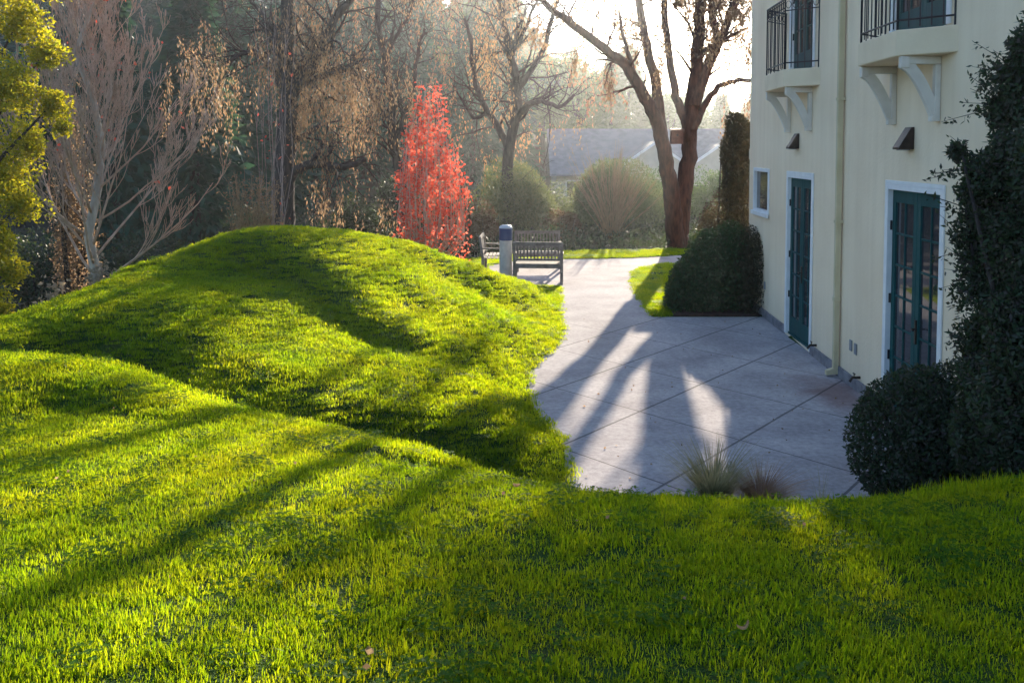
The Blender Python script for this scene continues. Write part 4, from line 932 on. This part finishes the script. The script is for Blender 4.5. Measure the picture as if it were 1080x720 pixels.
# ------------------------------------------------------------------ benches and bollard
def make_bench(loc, rz, label, W=1.02):
    root = empty('park_bench', loc, rz); tag(root, label, 'bench', 'wooden benches round the paved circle')
    # the sitter faces local -y; back at +y
    for sx in (-1, 1):
        x0 = sx * W / 2
        mb = MB(); mb.box(x0 - .03, x0 + .03, .19, .25, 0, .42); mb.prism([(.19, .42), (.25, .42), (.31, .88), (.26, .90)], x0 - .03, x0 + .03, axis='x'); mb.build('leg', M['bench'], root, bevel=.006)
        mb = MB(); mb.box(x0 - .03, x0 + .03, -.27, -.21, 0, .60); mb.build('leg', M['bench'], root, bevel=.006)
        mb = MB(); mb.prism([(-.32, .605), (.235, .625), (.235, .655), (-.30, .64), (-.33, .62)], x0 - .04, x0 + .04, axis='x'); mb.build('armrest', M['bench'], root, bevel=.006)
    mb = MB(); mb.box(-W / 2 + .03, W / 2 - .03, -.26, -.22, .34, .405); mb.box(-W / 2 + .03, W / 2 - .03, .20, .24, .34, .405)
    for i in range(6): y = -.27 + i * .082; mb.box(-W / 2 - .02 if 0 < i < 5 else -W / 2 + .032, W / 2 + .02 if 0 < i < 5 else W / 2 - .032, y, y + .064, .408, .432)
    mb.build('seat', M['bench'], root, bevel=.004)
    mb = MB(); w2 = W / 2 - .03
    Mt = Matrix.Translation((0, .205, .43)) @ Matrix.Rotation(R(-8), 4, 'X')
    mb.box(-w2, w2, 0, .035, .40, .47, Mt); mb.box(-w2, w2, 0, .035, .07, .12, Mt)
    n = int(W / .075)
    for i in range(n): x = -w2 + .03 + (2 * w2 - .06) * i / (n - 1); mb.box(x - .016, x + .016, .008, .027, .1205, .3995, Mt)
    mb.build('backrest', M['bench'], root, bevel=.003)
    return root
c1 = G(568, 299.5); make_bench((c1[0] - .0, c1[1] + .15, 0), R(176), 'weathered bench with slatted back turned to the viewer, nearest of three', W=.98)
c2 = P(567, 250, 20.9); make_bench((c2[0] + .02, 20.9, 0), R(4), 'weathered bench facing the viewer across the paved circle, partly hidden')
c3 = P(520, 280, 20.1); make_bench((c3[0] + .02, 20.2, 0), R(-92 + 180), 'weathered bench seen side on at left behind the bollard')
bo = G(533.5, 294); bz = float(height(np.array([bo[0]]), np.array([bo[1]]))[0])
bol = empty('bollard_light', (bo[0], bo[1] - .3, max(0, bz) - .02)); tag(bol, 'round bollard light with blue top standing beside the benches', 'bollard')
mb = MB(); mb.lathe([(0, -.05), (.135, -.05), (.135, .88), (.13, .89), (0, .89)], n=28); mb.build('post', M['post'], bol, smooth=False)
mb = MB(); mb.lathe([(0, .892), (.142, .892), (.142, 1.14), (.14, 1.15), (0, 1.15)], n=28); mb.build('lamp_head', M['blue'], bol)
mb = MB(); mb.lathe([(.143, 1.151), (.143, 1.17), (.12, 1.20), (.07, 1.22), (0, 1.226)], n=28); mb.build('cap', M['pale_cap'], bol, smooth=True)

# ------------------------------------------------------------------ distant house
HY = 50.0; h0 = P(675, 183, HY); hs = empty('distant_house', (h0[0], HY, -1.2)); tag(hs, 'hazy low house with long grey roof beyond the garden shrubs', 'house')
rz_, ez = P(600, 137, HY)[2] + 1.2, P(600, 184, HY)[2] + 1.2
mb = MB(); mb.box(-4.6, 6.2, .6, 7.4, 0, ez); mb.build('wall', M['siding'], hs)
mb = MB(); mb.prism([(-.1, ez - .1), (4, rz_), (8.1, ez - .1), (8.1, ez + .02), (4, rz_ + .15), (-.1, ez + .02)], -5.0, 6.6, axis='x'); rfo = mb.build('roof', M['roof_grey'], hs)
for gxp, gh in ((P(690, 150, HY)[0] - h0[0], P(690, 150, HY)[2] + 1.2), (P(757, 153, HY)[0] - h0[0], P(757, 153, HY)[2] + 1.2)):
    mb = MB(); hw = 1.5; mb.prism([(gxp - hw, ez - .6), (gxp + hw, ez - .6), (gxp + hw, gh - 1.1), (gxp, gh - .1), (gxp - hw, gh - 1.1)], -.4, 2.5, axis='y'); mb.build('gable', M['siding'], hs)
    mb = MB(); mb.prism([(gxp - hw - .3, gh - 1.35), (gxp, gh - .12), (gxp + hw + .3, gh - 1.35), (gxp + hw + .3, gh - 1.2), (gxp, gh + .05), (gxp - hw - .3, gh - 1.2)], -.55, -.41, axis='y'); mb.build('fascia', M['white'], hs)
    mb = MB(); mb.prism([(gxp - hw - .3, gh - 1.33), (gxp, gh - .10), (gxp + hw + .3, gh - 1.33), (gxp + hw + .3, gh - 1.19), (gxp, gh + .06), (gxp - hw - .3, gh - 1.19)], -.405, 3.2, axis='y'); mb.build('gable_roof', M['roof_grey'], hs)
for wx in (-4.1, -1.9, 2.9):
    mb = MB(); mb.box(wx, wx + 1.0, .56, .597, 1.1, 2.3); w_o = mb.build('window', M['white'], hs); mb = MB(); mb.box(wx + .08, wx + .92, .545, .558, 1.18, 2.22); mb.build('pane', M['glass'], w_o)

# ------------------------------------------------------------------ wooded hillside
def conifer_mesh(name, H, Rb, n, mat, seed):
    r = np.random.default_rng(seed); t = r.uniform(.04, 1, n) ** .85; lay = np.floor(t * 26) / 26 + .01 * r.normal(0, 1, n)
    rad = Rb * (1 - lay) ** .8 * (.75 + .5 * np.sin(lay * 97 + seed) ** 2); th = r.uniform(0, 6.28, n); arm = np.floor(th / 6.28 * 11 + lay * 40)
    th = (arm / 11 * 6.28 - lay * 22.8 + r.normal(0, .16, n)); q = rad * np.sqrt(r.uniform(.05, 1, n))
    C = np.stack([q * np.cos(th), q * np.sin(th), H * lay - q * .25 + H * .03], -1)
    d = np.stack([np.cos(th), np.sin(th), -.5 + 0 * th], -1)
    V, Q = leaf_quads(C, H * .055, H * .022, d, .7); return V, Q
def conifer(name, label, loc, H, mat, seed, group, Rb=.2, n=4200):
    root = empty(name, loc); tag(root, label, 'tree', group)
    V, Q = conifer_mesh(name, H, H * Rb, n, mat, seed); np_mesh('crown', V, [Q], mat, root)
    mb = MB(); mb.tube([(0, 0, -.5), (0, 0, H * .5), (0, 0, H * .97)], [H * .022, H * .013, H * .003], 7); mb.build('trunk', M['bark_dark'], root, smooth=True)
    return root
def broad(name, label, loc, H, mat, group, n=5200):
    root = empty(name, loc); tag(root, label, 'tree', group)
    C = [blob((0, 0, H * .55), (H * .30, H * .30, H * .40), n // 3, .6, amp=.4)]
    for i in range(9):
        th = i * 2.4; z = H * rng.uniform(.3, .8); C.append(blob((H * .2 * math.cos(th), H * .2 * math.sin(th), z), (H * .17, H * .17, H * .15), n // 13, .7, amp=.4))
    leaf_obj('crown', np.concatenate(C), H * .035, H * .02, mat, root)
    mb = MB(); mb.tube([(0, 0, -.5), (.05, 0, H * .3), (0, 0, H * .7)], [H * .03, H * .022, H * .01], 7)
    for i in range(5):
        th = i * 1.3; mb.tube([(0, 0, H * .3), (H * .1 * math.cos(th), H * .1 * math.sin(th), H * .5), (H * .2 * math.cos(th), H * .2 * math.sin(th), H * .68)], [H * .012, H * .008, H * .004], 5)
    mb.build('trunk', M['bark_dark'], root, smooth=True); return root
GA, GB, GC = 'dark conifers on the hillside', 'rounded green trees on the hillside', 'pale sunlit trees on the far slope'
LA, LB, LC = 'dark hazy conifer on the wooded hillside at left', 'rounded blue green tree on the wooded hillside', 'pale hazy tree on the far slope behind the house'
pa = [conifer('conifer', LA, (0, 0, 0), 12, M['leaf_conifer'], 3 + i, GA) for i in range(3)]
pb = [broad('broadleaf_tree', LB, (0, 0, 0), 9, M['leaf_conifer'], GB) for i in range(2)]
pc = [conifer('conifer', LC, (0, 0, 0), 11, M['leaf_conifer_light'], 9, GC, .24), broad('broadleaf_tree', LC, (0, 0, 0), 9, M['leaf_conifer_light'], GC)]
used = set()
def put(protos, x, y, s, rz=None):
    p = protos[rng.integers(0, len(protos))]
    o = p if p.name not in used else copy_tree(p)
    used.add(p.name)
    o.location = (x, y, float(far_height(np.array([x]), np.array([y]))[0]) - .2); o.scale = (s * rng.uniform(.9, 1.15), s * rng.uniform(.9, 1.15), s); o.rotation_euler.z = rng.uniform(0, 6.28)
for (px, Y, s) in [(-30, 34, 1.0), (60, 38, 1.05), (120, 33, .9), (165, 40, 1.1), (205, 35, .95), (240, 44, 1.1), (100, 48, 1.2), (20, 46, 1.1), (285, 47, 1.0), (190, 52, 1.2), (330, 55, 1.1), (250, 58, 1.2)]:
    put(pa if rng.uniform() < .65 else pb, (px - 540) / F * Y, Y, s * .95)
for row, (Y, step) in enumerate([(62, 46), (74, 40), (88, 36), (104, 32), (122, 30), (145, 27)]):
    x0 = -70
    while x0 < 560 + row * 6:
        px = x0 + rng.uniform(-12, 12); put(pa if rng.uniform() < .6 else pb, (px - 540) / F * Y, Y + rng.uniform(-5, 5), rng.uniform(.85, 1.35)); x0 += step * rng.uniform(.8, 1.25)
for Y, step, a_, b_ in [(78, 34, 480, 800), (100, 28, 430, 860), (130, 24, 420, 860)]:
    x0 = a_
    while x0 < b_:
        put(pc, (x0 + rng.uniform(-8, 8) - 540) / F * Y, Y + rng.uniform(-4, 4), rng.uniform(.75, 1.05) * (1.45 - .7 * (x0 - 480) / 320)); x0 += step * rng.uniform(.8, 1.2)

# ------------------------------------------------------------------ haze
HZ = MB(); HZ.box(-950, 950, -450, 1550, -3.2, 36)
m = bpy.data.materials.new('haze'); m.use_nodes = True; n_ = m.node_tree.nodes; n_.clear()
out = n_.new('ShaderNodeOutputMaterial'); pv = n_.new('ShaderNodeVolumePrincipled'); pv.inputs['Density'].default_value = .0008; pv.inputs['Color'].default_value = (.86, .92, 1, 1); pv.inputs['Anisotropy'].default_value = .8
m.node_tree.links.new(pv.outputs[0], out.inputs['Volume'])
hz = HZ.build('haze', m); tag(hz, 'thin sunlit morning haze filling the valley', 'haze', kind='stuff')
